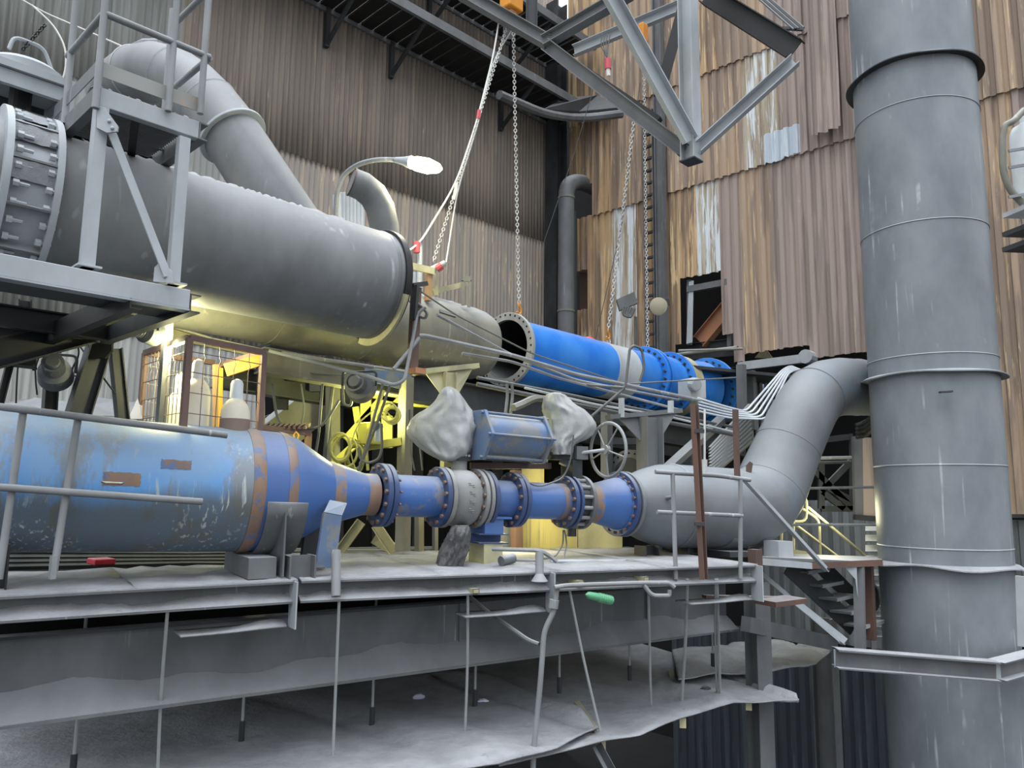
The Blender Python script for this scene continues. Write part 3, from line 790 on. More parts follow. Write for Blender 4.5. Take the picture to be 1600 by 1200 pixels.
# raised characters cast on the body
for k, (dx, rot) in enumerate(((0, 0), (0, 1), (0, 2), (0, 3))):
    c = ax(717); x = PD.cross(UP).normalized(); y = x.cross(PD)
    if x.dot(CAM-c) < 0: x = -x
    for j, (u0, u1, v) in enumerate(((-.028, .028, .0), (-.028, -.006, .016), (.006, .028, -.016))):
        an = math.radians(26-17*k)
        nrm = x*math.cos(an)+UP*math.sin(an); tg = UP*math.cos(an)-x*math.sin(an)
        p = c+nrm*.264+tg*v
        MB().bar(p+PD*u0, p+PD*u1, .008, .007, up=nrm).build('cast_character', M['valve'], vv)
MB().cyl(ax(716)+UP*.25, ax(716)+UP*.36, .075, 20).build('neck', M['valve'], vv, smooth=True)
MB().lathe(ax(716)+UP*.34, UP, [(0, .11), (.03, .11)], 20).build('top_flange', M['dark'], vv, smooth=True)
ring_of(vv, 'bolt', hexbolt(.013, .02), M['chain'], ax(716)+UP*.395, Vector((0, 0.001, 1)), .09, 8)
MB().cyl(ax(716)-UP*.25, ax(716)-UP*.4, .06, 8).build('bottom_boss', M['dark'], vv)
s2_ = spool('pipe_spool', 'short blue pipe spool resting on the blue saddle stand right of the ball valve', 757, 798, .18, .262)
s3_ = spool('pipe_spool', 'blue pipe spool right of the saddle stand leading to the handwheel valve', 806, 880, .177, .258)
MB().lathe(ax(868), PD, prof(868, [(868, .179), (878, .182)]), 40, False, False).build('rust_weld_band', M['rustband'], s3_, smooth=True)
gv = thing('knife_valve', 'narrow flanged valve with long studs under the handwheel gearbox', 'valve', ax(893)-UP*.27)
MB().lathe(ax(884), PD, prof(884, [(884, .22), (905, .22)]), 40).build('valve_body', M['dark'], gv, smooth=True)
flange(gv, ax(887), PD, .268, .19, .03, M['navy'], 0, name='valve_flange'); flange(gv, ax(906), PD, .27, .17, .04, M['grey'], 0, name='valve_flange')
ring_of(gv, 'stud', lambda m, c, d: m.cyl(c, c+d*.16, .018, 8), M['valve'], ax(888), PD, .238, 14)
MB().bar(ax(893)+UP*.24, ax(893)+UP*.42, .2, .12, up=PD).build('yoke', M['dark'], gv)
MB().cyl(ax(893)-UP*.26, ax(893)-UP*.34, .05, 8).build('drain_boss', M['dark'], gv)
r_ = thing('blue_cone_reducer', 'short blue cone with rusty small end widening toward the grey elbow pipe', 'pipe', ax(940)-UP*.25)
MB().lathe(ax(908), PD, prof(908, [(908, .178), (918, .182), (927, .2)]), 48, False, False).build('rust_weld_band', M['rustband'], r_, smooth=True)
MB().lathe(ax(927), PD, prof(927, [(927, .2), (962, .272)]), 48, False, False).build('cone_barrel', M['blue'], r_, smooth=True)
flange(r_, ax(966), PD, .335, .25, .05, M['navy'], 20, .017, .022)
flange(r_, ax(966), PD, .285, .25, .07, M['blue'], 0, name='hub_ring')
# grey elbow pipe
def E(px, py, d): return V(px, py, d)
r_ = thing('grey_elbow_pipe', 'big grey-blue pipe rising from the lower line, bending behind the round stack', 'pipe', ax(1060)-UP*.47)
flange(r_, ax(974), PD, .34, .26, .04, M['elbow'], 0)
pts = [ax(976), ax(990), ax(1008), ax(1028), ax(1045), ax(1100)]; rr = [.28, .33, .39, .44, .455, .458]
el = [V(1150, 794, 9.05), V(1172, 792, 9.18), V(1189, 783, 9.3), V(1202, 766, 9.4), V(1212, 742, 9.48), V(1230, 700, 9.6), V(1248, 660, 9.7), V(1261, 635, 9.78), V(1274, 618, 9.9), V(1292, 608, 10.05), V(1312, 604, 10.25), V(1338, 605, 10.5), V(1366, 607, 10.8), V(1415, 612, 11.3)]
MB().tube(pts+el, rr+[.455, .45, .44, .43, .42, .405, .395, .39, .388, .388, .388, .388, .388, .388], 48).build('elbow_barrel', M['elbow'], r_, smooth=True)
for i_, rs_ in ((3, .428), (5, .404), (8, .391), (11, .389)):
    t_ = (el[i_+1]-el[i_-1]).normalized(); MB().lathe(el[i_]-t_*.008, t_, [(0, rs_), (.008, rs_+.006), (.016, rs_)], 48, False, False).build('weld_seam', M['elbow'], r_, smooth=True)
for i, px in ((0, 1045), (1, 1148)): MB().lathe(ax(px), PD, [(0, .458), (.012, .466), (.024, .458)], 48, False, False).build('weld_seam', M['grey'], r_, smooth=True)
m_ = MB(); a = V(1168, 735, 8.95); m_.plate([V(1166, 740, 8.9), V(1174, 738, 8.9), V(1176, 724, 8.9), V(1171, 721, 8.9), V(1166, 727, 8.9)], .02); m_.build('lifting_eye', M['rustred'], r_)
MB().cyl(V(1038, 779, 8.1), V(1052, 777, 7.9), .02, 10).build('nozzle', M['elbow'], r_)
# supports on the deck
def deckz(px): return ZD+.03
def saddle(lab, px, wd, hw, mt, name='pipe_saddle', R=.475, depth=.16, half=55):
    c = ax(px); q = thing(name, lab, 'pipe support', Vector((c.x, c.y, ZD)))
    sd = PD.cross(UP).normalized()
    if sd.dot(CAM-c) < 0: sd = -sd
    P = []
    for j in range(13):
        an = math.radians(-90-half+2*half*j/12)
        P.append([c+PD*(wd*(i-.5))+(sd*math.cos(an)+UP*math.sin(an))*R for i in (0, 1)])
    MB().grid(P).build('cradle_strip', M[mt], q, smooth='all', th=.02)
    return q, c, sd
# grey saddle under the barrel end
q, c, sd = saddle('dusty grey curved saddle with rib plate under the end of the big blue pipe', 424, .3, .5, 'grey', R=.49, half=80)
cf = c+sd*.35
MB().plate([c+PD*-.02+sd*.5-UP*.15, c+PD*-.02+sd*.5-UP*.62, c+PD*-.02+sd*0-UP*.62, c+PD*-.02+sd*.05-UP*.49], .014).build('rib_plate', M['grey'], q)
g0 = V(448, 890, 5.55)
MB().bar(Vector((c.x, c.y, ZD+.09))+sd*.46+PD*-.16, Vector((c.x, c.y, ZD+.09))-sd*.3+PD*-.16, .2, .15).build('base_block', M['grey'], q)
MB().ibeam(Vector((c.x, c.y, ZD))+sd*.42+PD*.12, Vector((c.x, c.y, ZD+.18))+sd*.42+PD*.12, .2, .2, .012, up=PD).build('stub_post', M['grey'], q)
# blue leg stand under cone
m_ = MB(); r_ = thing('blue_cone_stand', 'pale blue bent plate stand propping the large blue cone', 'pipe support', V(505, 888, 6.0))
d5 = 5.95
m_.plate([V(492, 887, d5), V(523, 887, d5+.1), V(533, 806, d5+.12), V(505, 801, d5+.02)], .03); m_.build('leg_plate', M['bluegrey'], r_)
m_ = MB(); m_.plate([V(505, 802, d5+.02), V(533, 807, d5+.12), V(541, 788, d5+.25), V(514, 783, d5+.2)], .03); m_.build('head_plate', M['bluegrey'], r_)
MB().bar(V(487, 887, 6.4), V(497, 810, 6.35), .06, .2, up=PD).build('back_leg', M['dark'], r_)
# saddle stand under spool 2
c = ax(760); r_ = thing('blue_saddle_stand', 'blue saddle stand on a peeling white steel block under the short spool', 'pipe support', Vector((c.x, c.y, ZD)))
MB().box(c-UP*.17, PD*.36, PD.cross(UP).normalized()*.34, UP*.02).build('top_plate', M['blue'], r_)
MB().box(c-UP*.245, PD*.2, PD.cross(UP).normalized()*.3, UP*.14).build('web_block', M['blue'], r_)
MB().ibeam(c-UP*.36-PD*.16, c-UP*.36+PD*.16, .3, .09, .012).build('cross_beam', M['navy'], r_)
MB().box(c*1-UP*(.405+(c.z-.405-ZD)/2), PD*.2, PD.cross(UP).normalized()*.28, UP*(c.z-.405-ZD)).build('white_block', M['cream'], r_)
q, c, sd = saddle('grey plate saddle under the front of the grey elbow pipe near the deck end', 1120, .2, .5, 'grey', R=.47, half=45)
MB().box(Vector((c.x, c.y, ZD+.02)), PD*.5, sd*.8, UP*.06).build('base_plate', M['dark'], q)
q, c, sd = saddle('second saddle under the elbow bend with light grey end block', 1165, .12, .5, 'grey', R=.47, half=45)
MB().box(Vector((c.x, c.y, ZD+.06))+sd*.45, PD*.25, sd*.2, UP*.2).build('end_block', M['light'], q)
m_ = MB(); p = V(1180, 871, 7.9); m_.box(p, PD*.1, sd*.1, UP*.16); tag(m_.build('rusty_block', M['rustred']), 'brown rusty block at the deck end beside the elbow saddle', 'block')
for px, lab in ((1010, 'left dark support stool under the grey elbow pipe'), (1075, 'middle dark support stool under the grey elbow pipe')):
    c = ax(px); m_ = MB(); m_.ibeam(Vector((c.x, c.y, ZD+.02)), Vector((c.x, c.y, c.z-.43)), .18, .2, .014, up=PD); tag(m_.build('support_stool', M['dark']), lab, 'pipe support')
c = ax(5); m_ = MB(); m_.ibeam(Vector((c.x, c.y, ZD))+sd*.3, Vector((c.x, c.y, c.z-.4))+sd*.3, .16, .16, .012, up=PD); tag(m_.build('support_stool', M['black']), 'black stool under the left end of the big pale blue pipe', 'pipe support')

# ================================================================== ACTUATORS
AH = (V(852, 686, 7.75)-V(742, 678, 7.2)).normalized()
a0, a1 = V(745, 680, 7.15), V(836, 688, 7.6)
r_ = thing('valve_actuator', 'blue-grey horizontal actuator cylinder with hexagonal end plates and tie rods', 'actuator', a0.lerp(a1, .5)-UP*.26)
D_ = (a1-a0).normalized(); L_ = (a1-a0).length
MB().lathe(a0, D_, [(0, .205), (L_, .205)], 40).build('cylinder_barrel', M['bluegrey'], r_, smooth=True)
for t_ in (-.02, L_-.01):
    MB().lathe(a0+D_*t_, D_, [(0, .265), (.035, .265)], 6).build('end_plate', M['bluegrey'], r_, bev=.004)
x = D_.cross(UP).normalized(); y = x.cross(D_)
for k in range(6):
    an = PI*2*k/6
    p = a0+(x*math.cos(an)+y*math.sin(an))*.238
    MB().cyl(p-D_*.05, p+D_*(L_+.06), .013, 8).build('tie_rod', M['bluegrey'], r_, smooth=True)
MB().plate([V(702, 700, 7.05), V(739, 700, 7.2), V(735, 718, 7.2), V(718, 722, 7.1), V(708, 716, 7.05)], .05).build('yoke_plate', M['dark'], r_)
MB().cyl(V(722, 698, 7.15), ax(716)+UP*.36, .03, 12).build('stem', M['dark'], r_)
MB().bar(V(735, 728, 7.4), V(860, 728, 7.85), .04, .06).build('lower_rail', M['rustred'], r_)
def wrap(name, lab, rows, d, dep, mat, seed, folds=9, amp=.10):
    rnd = random.Random(seed); seg = 64; P = []
    fo = [(rnd.uniform(0, 2*PI), rnd.uniform(-1.6, 1.6), rnd.uniform(.5, 1), rnd.uniform(14, 40)) for _ in range(folds)]
    N = 30
    for j in range(N+1):
        t_ = j/N*(len(rows)-1); i0 = min(int(t_), len(rows)-2); f = t_-i0
        y_, xl, xr = [rows[i0][k]*(1-f)+rows[i0+1][k]*f for k in range(3)]
        a = V(xl, y_, d); b = V(xr, y_, d); c = (a+b)/2; h = (b-a)/2
        hn = Vector((-h.y, h.x, 0)).normalized(); q = min(1.0, (h.length/.1))
        row = []
        for i in range(seg+1):
            an = 2*PI*(i % seg)/seg; w_ = 0
            for ph, tw, am, sh in fo:
                dd = (an-ph-tw*j/N+PI) % (2*PI)-PI
                w_ += am*math.exp(-dd*dd*sh)
            q3 = Vector((math.cos(an)*1.7+seed, math.sin(an)*1.7, j/N*3.2+math.cos(an)*.8)); rg = 1-abs(mnoise.noise(q3))*3.2; rg2 = 1-abs(mnoise.noise(q3*2.3+Vector((7, 0, 0))))*3.2
            k = 1-amp*.7+amp*w_*.35+amp*.75*max(rg, -.4)**1+amp*.35*max(rg2, -.4)
            row.append(c+(h*math.cos(an)+hn*dep*q*math.sin(an))*k)
        P.append(row)
    o = MB().grid(P).build(name, mat, smooth='all', th=.004)
    return tag(o, lab, 'cover')
wrap('actuator_cover', 'pale grey crumpled plastic cover tied over the left end of the actuator', [(605, 699, 704), (607, 694, 710), (613, 689, 717), (625, 680, 727), (638, 666, 736), (648, 648, 740), (658, 637, 743), (668, 636, 745), (680, 641, 745), (692, 651, 744), (703, 662, 741), (712, 676, 734), (719, 688, 722), (722, 696, 712)], 7.2, .26, M['tarp'], 3, 9, .14)
wrap('gearbox_cover', 'creamy grey fabric cover over the gearbox left of the handwheel', [(616, 856, 874), (618, 852, 882), (624, 849, 888), (634, 847, 898), (642, 848, 912), (650, 850, 922), (660, 851, 929), (670, 853, 930), (680, 854, 925), (687, 855, 914), (693, 856, 902), (700, 857, 897), (708, 858, 896), (712, 859, 895)], 7.85, .24, M['tarp'], 5, 7, .12)
wrap('lower_cover', 'dark grey wrapped bundle on the deck below the ball valve', [(820, 712, 730), (822, 706, 733), (832, 700, 735), (846, 693, 734), (860, 687, 731), (873, 683, 726), (884, 681, 722), (888, 683, 720)], 6.95, .2, M['tarpdark'], 8, 11, .16)
m_ = MB(); m_.box(V(877, 700, 7.8), HR*.24, NR*.2, UP*.24); gbo = m_.build('gearbox', M['dark'], None, bev=.01)
tag(gbo, 'dark gearbox block below the fabric cover above the knife valve', 'gearbox')
m_ = MB(); MBx = MB().cyl(V(878, 715, 7.85), ax(893)+UP*.4, .07, 16).build('gearbox_column', M['grey'], gbo, smooth=True)
MB().box(V(905, 708, 7.8), HR*.13, NR*.14, UP*.13).build('shaft_housing', M['grey'], gbo)
# handwheel
WH = hd(57); wc = V(950, 703, 7.75)
r_ = thing('handwheel', 'large grey handwheel with five spokes standing right of the wrapped gearbox', 'handwheel', wc-UP*.29)
x = WH.cross(UP).normalized(); y = UP
MB().tube([wc+(x*math.cos(2*PI*k/40)+y*math.sin(2*PI*k/40))*.272 for k in range(40)], .0165, 10, closed=True).build('rim', M['rail'], r_, smooth=True)
for k in range(5):
    an = 2*PI*k/5+.95
    MB().cyl(wc+WH*-.03, wc+(x*math.cos(an)+y*math.sin(an))*.27, .0085, 8).build('spoke', M['rail'], r_, smooth=True)
MB().lathe(wc-WH*.05, WH, [(0, .05), (.05, .045), (.06, .03)], 20).build('hub', M['valve'], r_, smooth=True)
MB().cyl(wc-WH*.03, V(906, 708, 7.75), .018, 10).build('shaft', M['light'], r_, smooth=True)

# ================================================================== UPPER BIG GREY PIPES
def dU(px): return 6.8*(2040-590)/(2040-px)
UA, UB = V(-60, 288, dU(-60)), V(596, 449, dU(596))
UD = (UB-UA).normalized()
def ux(px): return station(UA, UB, px)
R1 = 86*6.8/1202
r_ = thing('upper_grey_pipe', 'huge dusty grey pipe ending in a dark flanged rim, upper left', 'pipe', ux(300)-UP*R1)
L_ = (ux(596)-ux(-40)).length
MB().lathe(ux(-40), UD, [(0, R1), (L_-.1, R1), (L_-.02, R1*1.0), (L_, R1*.97), (L_, R1*.88), (L_-.6, R1*.86)], 72, True, True).build('pipe_barrel', M['greyduct'], r_, smooth=True)
e_ = ux(590)
flange(r_, e_, UD, R1*1.06, R1*.98, .06, M['black'], 0, name='end_rim')
MB().lathe(ux(575), UD, [(0, R1*1.002), (.02, R1*1.012), (.04, R1*1.002)], 72, False, False).build('weld_seam', M['grey'], r_, smooth=True)
m_ = MB(); rows = [[], [], []]   # crusted dust ridge along the crown
xs = UD.cross(UP).normalized(); ys = xs.cross(UD)
for i in range(90):
    c = ux(110+4.6*i)
    for j, an in enumerate((70, 80, 92)):
        h = R1+.012+(.02*random.random() if j == 1 else -.012)
        rows[j].append(c+(xs*math.cos(math.radians(an))*(1 if xs.dot(CAM-c) > 0 else -1)+ys*math.sin(math.radians(an)))*h)
m_.grid(rows).build('crown_dust', M['dust'], r_, smooth='all', kind='stuff')
# lower half of a bolted ring visible beneath the rim
P = []
for rr_ in (R1*.97, R1*1.13):
    P.append([ux(583)+UD*.03+(xs*math.cos(math.radians(a_))*(1 if xs.dot(CAM-ux(583)) > 0 else -1)+ys*math.sin(math.radians(a_)))*rr_ for a_ in range(-115, -18, 6)])
MB().grid(P).build('bolted_ring', M['cream'], r_, th=.025)
# second pipe behind
def d2(px): return 9.0*1222/(1950-px)
QA, QB = V(230, 425, d2(230)), V(733, 537, d2(733))
QD = (QB-QA).normalized(); R2 = 61*8.5/1202
def qx(px): return station(QA, QB, px)
r2 = thing('rear_grey_pipe', 'olive-grey stained pipe behind and below the huge grey pipe, its end facing the gap', 'pipe', qx(500)-UP*R2)
L_ = (qx(726)-qx(200)).length
MB().lathe(qx(200), QD, [(0, R2), (L_, R2), (L_+.14, R2*.97), (L_+.24, R2*.9), (L_+.26, R2*.7)], 64).build('pipe_barrel', M['olive'], r2, smooth=True)
for px in (420, 560, 690): MB().lathe(qx(px), QD, [(0, R2*1.001), (.012, R2*1.012), (.024, R2*1.001)], 64, False, False).build('weld_seam', M['olive'], r2, smooth=True)
MB().plate([V(687, 484, 7.95), V(712, 493, 8.15), V(712, 496, 8.12), V(687, 488, 7.92)], .02).build('slot_lug', M['dark'], r2)
# bolted barrel (expansion joint) at far left, on the same axis
r_ = thing('flanged_barrel', 'short bolted barrel with two heavy flange rings and dusty ribs, far left', 'pipe fitting', ux(40)-UP*R1)
for px, nm in ((-14, 'left'), (62, 'right')):
    c = ux(px)
    MB().lathe(c-UD*.02, UD, [(0, R1*1.0), (0, R1*1.17), (.04, R1*1.17), (.04, R1*1.0)], 64, False, False).build('flange_ring', M['light'], r_, smooth=True)
    ring_of(r_, 'bolt', hexbolt(.024, .035, True), M['light'], c+(-UD*.03 if nm == 'right' else UD*.07), UD, R1*1.11, 30, .05)
MB().lathe(ux(-14), UD, [(0, R1*1.02), ((ux(62)-ux(-14)).length, R1*1.02)], 64, False, False).build('barrel_shell', M['light'], r_, smooth=True)
for k in range(12):
    an = math.radians(8+30*k); p = xs*math.cos(an)+ys*math.sin(an)
    MB().bar(ux(-14)+p*R1*1.09, ux(62)+p*R1*1.09, .014, R1*.15, up=p).build('rib_plate', M['grey'], r_)
    m_ = MB(); tq = UD.cross(p)
    m_.grid([[ux(-14+76*i/8)+p*(R1*1.03+h)+tq*tt+p*random.uniform(0, .012) for i in range(9)] for tt, h in ((.01, .05), (.06, .035), (.12, .0))])
    if p.z > -.2: m_.build('rib_dust', M['dust'], r_, smooth='all')
# vent box on top
o = V(-20, 150, 4.75)
r_ = thing('valve_bonnet', 'square open steel bonnet with domed dusty lid above the bolted barrel', 'valve bonnet', o)
fw = lambda a, b, c: o+E1*a+E2*b+UP*c
for a_, b_ in ((0, 0), (.46, 0), (0, .45), (.46, .45)):
    MB().bar(fw(a_, b_, -.1), fw(a_, b_, .22), .06, .06, up=E1).build('corner_post', M['light'], r_)
MB().box(fw(.23, .22, .25), E1*.56, E2*.56, UP*.05).build('top_plate', M['light'], r_)
MB().box(fw(.23, .22, -.14), E1*.5, E2*.5, UP*.05).build('bottom_plate', M['light'], r_)
MB().lathe(fw(.23, .22, .27), UP, [(0, .27), (.06, .27), (.10, .22), (.14, .1), (.15, .02)], 32).build('dome_lid', M['light'], r_, smooth=True)
MB().cyl(fw(.23, .22, -.1), fw(.23, .22, .22), .07, 16).build('inner_stem', M['black'], r_)
MB().plate([fw(0, .44, -.1), fw(.46, .44, -.1), fw(.46, .44, .22), fw(0, .44, .22)], .02).build('rear_panel', M['dark'], r_)
MB().bar(fw(0, -.01, .17), fw(.46, -.01, .17), .04, .1).build('front_lintel', M['light'], r_)
MB().bar(fw(.47, 0, .17), fw(.47, .45, .17), .04, .1).build('side_lintel', M['light'], r_)
MB().tube([fw(.1, .05, .4), fw(.12, .05, .5), fw(.3, .05, .5), fw(.36, .05, .36)], .013, 8, rnd=.06).build('lid_handle', M['light'], r_, smooth=True)
# big duct elbow over the pipe
r_ = thing('duct_elbow', 'fat grey duct elbow coming over from behind and slanting down to the big pipe', 'duct', V(300, 200, 7.0))
pts = [V(178, 152, 8.0), V(192, 132, 7.75), V(215, 117, 7.5), V(243, 113, 7.3), V(272, 121, 7.15), V(300, 140, 7.05), V(325, 165, 7.0), V(345, 190, 6.95), V(362, 212, 6.9)]
MB().tube(pts, [.285, .287, .29, .292, .292, .292, .292, .292, .292], 40).build('elbow_barrel', M['greyduct'], r_, smooth=True)
MB().tube([V(362, 212, 6.9), V(395, 262, 6.85), V(440, 330, 6.8), V(470, 375, 6.8)], [.28]*4, 40).build('lower_barrel', M['grey'], r_, smooth=True)
dd = (V(395, 262, 6.85)-V(345, 190, 6.95)).normalized()
flange(r_, V(364, 214, 6.9), dd, .33, .27, .03, M['light'], 0, name='joint_ring')
for i in (2, 4, 6):
    t_ = (pts[i+1]-pts[i-1]).normalized(); MB().lathe(pts[i], t_, [(0, .291), (.01, .299), (.02, .291)], 40, False, False).build('seam', M['light'], r_, smooth=True)
MB().tube([V(176, 130, 7.7), V(180, 100, 7.6), V(200, 80, 7.5), V(225, 68, 7.45), V(250, 68, 7.4)], .05, 8).build('crest_rib', M['dust'], r_, smooth=True)
# small curved open pipe
m_ = MB(); pts = [V(549, 284, 7.3), V(566, 291, 7.35), V(583, 305, 7.45), V(594, 325, 7.5), V(600, 352, 7.55), V(603, 390, 7.6), V(603, 430, 7.6)]
r_ = thing('open_elbow_pipe', 'curved grey pipe with open rust-lined mouth behind the big pipe rim', 'pipe', V(600, 400, 7.6))
m_.tube(pts, [.14, .145, .15, .15, .15, .15, .15], 28)
ob = m_.build('curved_barrel', M['greyduct'], r_, smooth=True)
dd = (pts[0]-pts[1]).normalized()
MB().lathe(pts[0]-dd*.1, dd, [(0, .10), (0.02, .118), (.1, .125), (.104, .143), (.09, .146)], 28, True, False).build('open_mouth', M['rustred'], r_, smooth=True)
# ================================================================== SUSPENDED BRIGHT BLUE PIPE
def d3(px): return 9.5*(1900-791)/(1900-px)
BA, BB = V(791, 546, d3(791)), V(1112, 615, d3(1112))
BD = (BB-BA).normalized()
def bx(px): return station(BA, BB, px)
def bl(a, b): return (bx(b)-bx(a)).length
RB = .40
r_ = thing('suspended_blue_pipe', 'bright blue pipe hung on two chains, open flanged mouth facing left, grey middle band', 'pipe', bx(900)-UP*RB)
MB().lathe(bx(793), BD, [(0, RB), (bl(793, 933), RB)], 64, False, False).build('blue_barrel', M['bright'], r_, smooth=True)
MB().lathe(bx(793), BD, [(0, RB*.955), (bl(793, 990), RB*.955)], 64, False, True).build('inner_lining', M['black'], r_, smooth=True)
MB().lathe(bx(933), BD, [(0, RB), (.02, RB*1.012), (.04, RB), (bl(933, 968)-.03, RB), (bl(933, 968), RB*1.008)], 64, False, False).build('bare_grey_band', M['galv'], r_, smooth=True)
MB().lathe(bx(968), BD, [(0, RB), (bl(968, 1002), RB)], 64, False, False).build('blue_end', M['bright'], r_, smooth=True)
flange(r_, bx(791), BD, .468, RB*.93, .05, M['valve'], 0, name='open_flange')
ring_of(r_, 'bolt_hole', lambda m, c, d: m.cyl(c-d*.004, c+d*.004, .013, 8), M['void'], bx(791)-BD*.026, BD, .435, 32)
flange(r_, bx(1003), BD, .5, RB*.95, .06, M['bright'], 24, .022, .03, bmat=M['dark'])
r_ = thing('blue_flanged_spool', 'bright blue short spool with cream gasket band behind the suspended pipe', 'pipe', bx(1035)-UP*.5)
flange(r_, bx(1009), BD, .5, RB*.95, .05, M['bright'], 0)
MB().lathe(bx(1009), BD, [(0, .43), (bl(1009, 1040), .43)], 56, False, False).build('spool_barrel', M['bright'], r_, smooth=True)
flange(r_, bx(1042), BD, .52, RB*.95, .06, M['bright'], 24, .02, .03, bmat=M['dark'])
MB().lathe(bx(1045), BD, [(0, .5), (bl(1045, 1058), .5)], 56, False, False).build('cream_wafer', M['cream'], r_, smooth=True)
r_ = thing('blue_end_valve', 'rearmost bright blue valve body with dotted flange joining the right wall', 'valve', bx(1090)-UP*.55)
MB().lathe(bx(1060), BD, [(0, .45), (bl(1060, 1090), .5)], 56, True, False).build('valve_body', M['bright'], r_, smooth=True)
flange(r_, bx(1103), BD, .6, RB*.95, .07, M['bright'], 26, .022, .03, bmat=M['dark'])
MB().lathe(bx(1105), BD, [(0, .5), (.9, .5), (1.6, .48)], 56, False, False).build('tail_barrel', M['bluegrey'], r_, smooth=True)
m_ = MB(); m_.box(V(1081, 609, 11.3), HR*.3, NR*.3, UP*.3); m_.cyl(V(1081, 600, 11.1), V(1089, 601, 11.0), .1, 12); tag(m_.build('actuator_box', M['galv'], bev=.02), 'small silver actuator box mounted in front of the blue end valve', 'actuator')
# chains
def chain(lab, a, b, name='lifting_chain', lk=.05, r=.0065, mat='chain'):
    q = thing(name, lab, 'chain', b, 'bright lifting chains')
    d = (b-a); L = d.length; d.normalize(); n = int(L/(lk*.78))
    x = d.cross(Vector((0, 1, 0))).normalized(); y = d.cross(x)
    def link(xv):
        pts = [];
        for k in range(8):
            an = 2*PI*k/8
            pts.append(d*math.cos(an)*lk*.5+xv*math.sin(an)*lk*.34)
        return MB().tube(pts, r, 5, closed=True)
    la = link(x).build('chain_link', M[mat], None, smooth='all', loc=(0, 0, 0)); lb = link(y).build('chain_link', M[mat], None, smooth='all', loc=(0, 0, 0))
    la.parent = q; lb.parent = q; la.location = a-b; lb.location = a+d*lk*.78-b
    n = min(n, 280); st = L/n
    for i in range(2, n):
        copy_to(la if i % 2 == 0 else lb, a+d*st*i-b, parent=q)
    return q
c1t = V(802, 44, 9.55); c1b = V(811, 478, 9.55)
chain('vertical bright chain hanging to the hook over the open flange mouth', c1t, c1b, lk=.055, r=.0065)
def hook(lab, p):
    q = thing('lifting_hook', lab, 'hook', p-UP*.12)
    MB().tube([p+UP*.05, p, p-UP*.03+E1*.035, p-UP*.08+E1*.04, p-UP*.11, p-UP*.08-E1*.04], .014, 8).build('hook_body', M['hoist'], q, smooth=True)
    MB().tube([p-UP*.09+E1*.02, p-UP*.14+E1*.05, p-UP*.2+E1*.03, p-UP*.14-E1*.02], .012, 8).build('shackle', M['chain'], q, smooth=True)
hook('brass hook and shackle at the bottom of the vertical chain over the flange', c1b)
c2t = V(992, 175, 10.9); c2b = V(950, 518, 10.9)
chain('long slanting bright chain from the truss to the second lifting hook', c2t, c2b, lk=.06, r=.0075)
hook('hook with pink tag on the grey band of the blue pipe', c2b)
chain('thin vertical chain falling beside the caged ladder', V(1006, 115, 12.2), V(1012, 545, 12.2), lk=.06, r=.006)
# ================================================================== ROUND STACK
def zat(px, py, d): return V(px, py, d).z
b0, b1 = V(1420, 50, 9.5), V(1478, 900, 9.5)
cx_ = (b0+b1)/2
SC = Vector((b1.x*.5+b0.x*.5, 9.5, 0)); RS = .725
r_ = thing('round_stack', 'tall round blue-grey steel stack with three skirt rings in front of the right wall', 'stack', SC)
def zf(py): return CZ+(779-py)*8.78/1202
zs = [0, zf(858), zf(727), zf(549), zf(326), zf(114), 20]
for i, (a, b) in enumerate(zip(zs, zs[1:])):
    top_r = RS-.018 if a > 4.5 else RS
    MB().lathe(Vector((SC.x, SC.y, a)), UP, [(0, RS), (b-a, RS)], 72, False, False).build('stack_shell', M['column'], r_, smooth=True)
    if a: MB().lathe(Vector((SC.x, SC.y, a-.012)), UP, [(0, RS), (.008, RS+.009), (.02, RS)], 72, False, False).build('weld_seam', M['column'], r_, smooth=True)
def skirt(z, R, wob, mat):
    m = MB(); rows = []
    for t_, rr in ((0.03, RS), (.02, RS+.05), (0.0, R), (-.014, R), (-.01, RS)):
        rows.append([Vector((SC.x+rr*math.cos(2*PI*k/72), SC.y+rr*math.sin(2*PI*k/72), z+t_+(wob*math.sin(5*2*PI*k/72+1)+wob*.5*math.sin(2*2*PI*k/72) if rr > RS+.06 else 0))) for k in range(73)])
    return m.grid(rows).build('skirt_ring', M[mat], r_, smooth=True)
skirt(zf(42)+.03, RS+.09, .012, 'dark'); skirt(zf(579), RS+.09, .008, 'column'); skirt(zf(884)-.02, RS+.11, .02, 'dust')
p = V(1478, 613, 8.72); MB().bar(p-Vector((.07, 0, 0)), p+Vector((.07, 0, .01)), .05, .02).build('small_lug', M['dark'], r_)
r_ = thing('stack_beam', 'dusty I-beam passing in front of the round stack near the bottom right', 'beam', V(1305, 1025, 8.5))
pa, pb, pc = V(1305, 1028, 8.35), V(1556, 1048, 8.3), V(1660, 1020, 8.9)
m_ = MB(); m_.ibeam(pa, pb, .2, .19, .014); m_.build('front_beam', M['grey'], r_)
m_ = MB(); m_.ibeam(pb, pc, .2, .19, .014); m_.build('return_beam', M['grey'], r_)
for f_ in (.05, .97): q = pa.lerp(pb, f_); MB().bar(q-UP*.09, q+UP*.09, .012, .19, up=(pb-pa)).build('stiffener', M['light'], r_)
g = [[pa.lerp(pb, i/40)+Vector((0, .095*(j-1), .099+(.012*random.random() if j == 1 else 0))) for i in range(41)] for j in range(3)]
MB().grid(g).build('beam_dust', M['dust'], r_, smooth='all', kind='stuff')

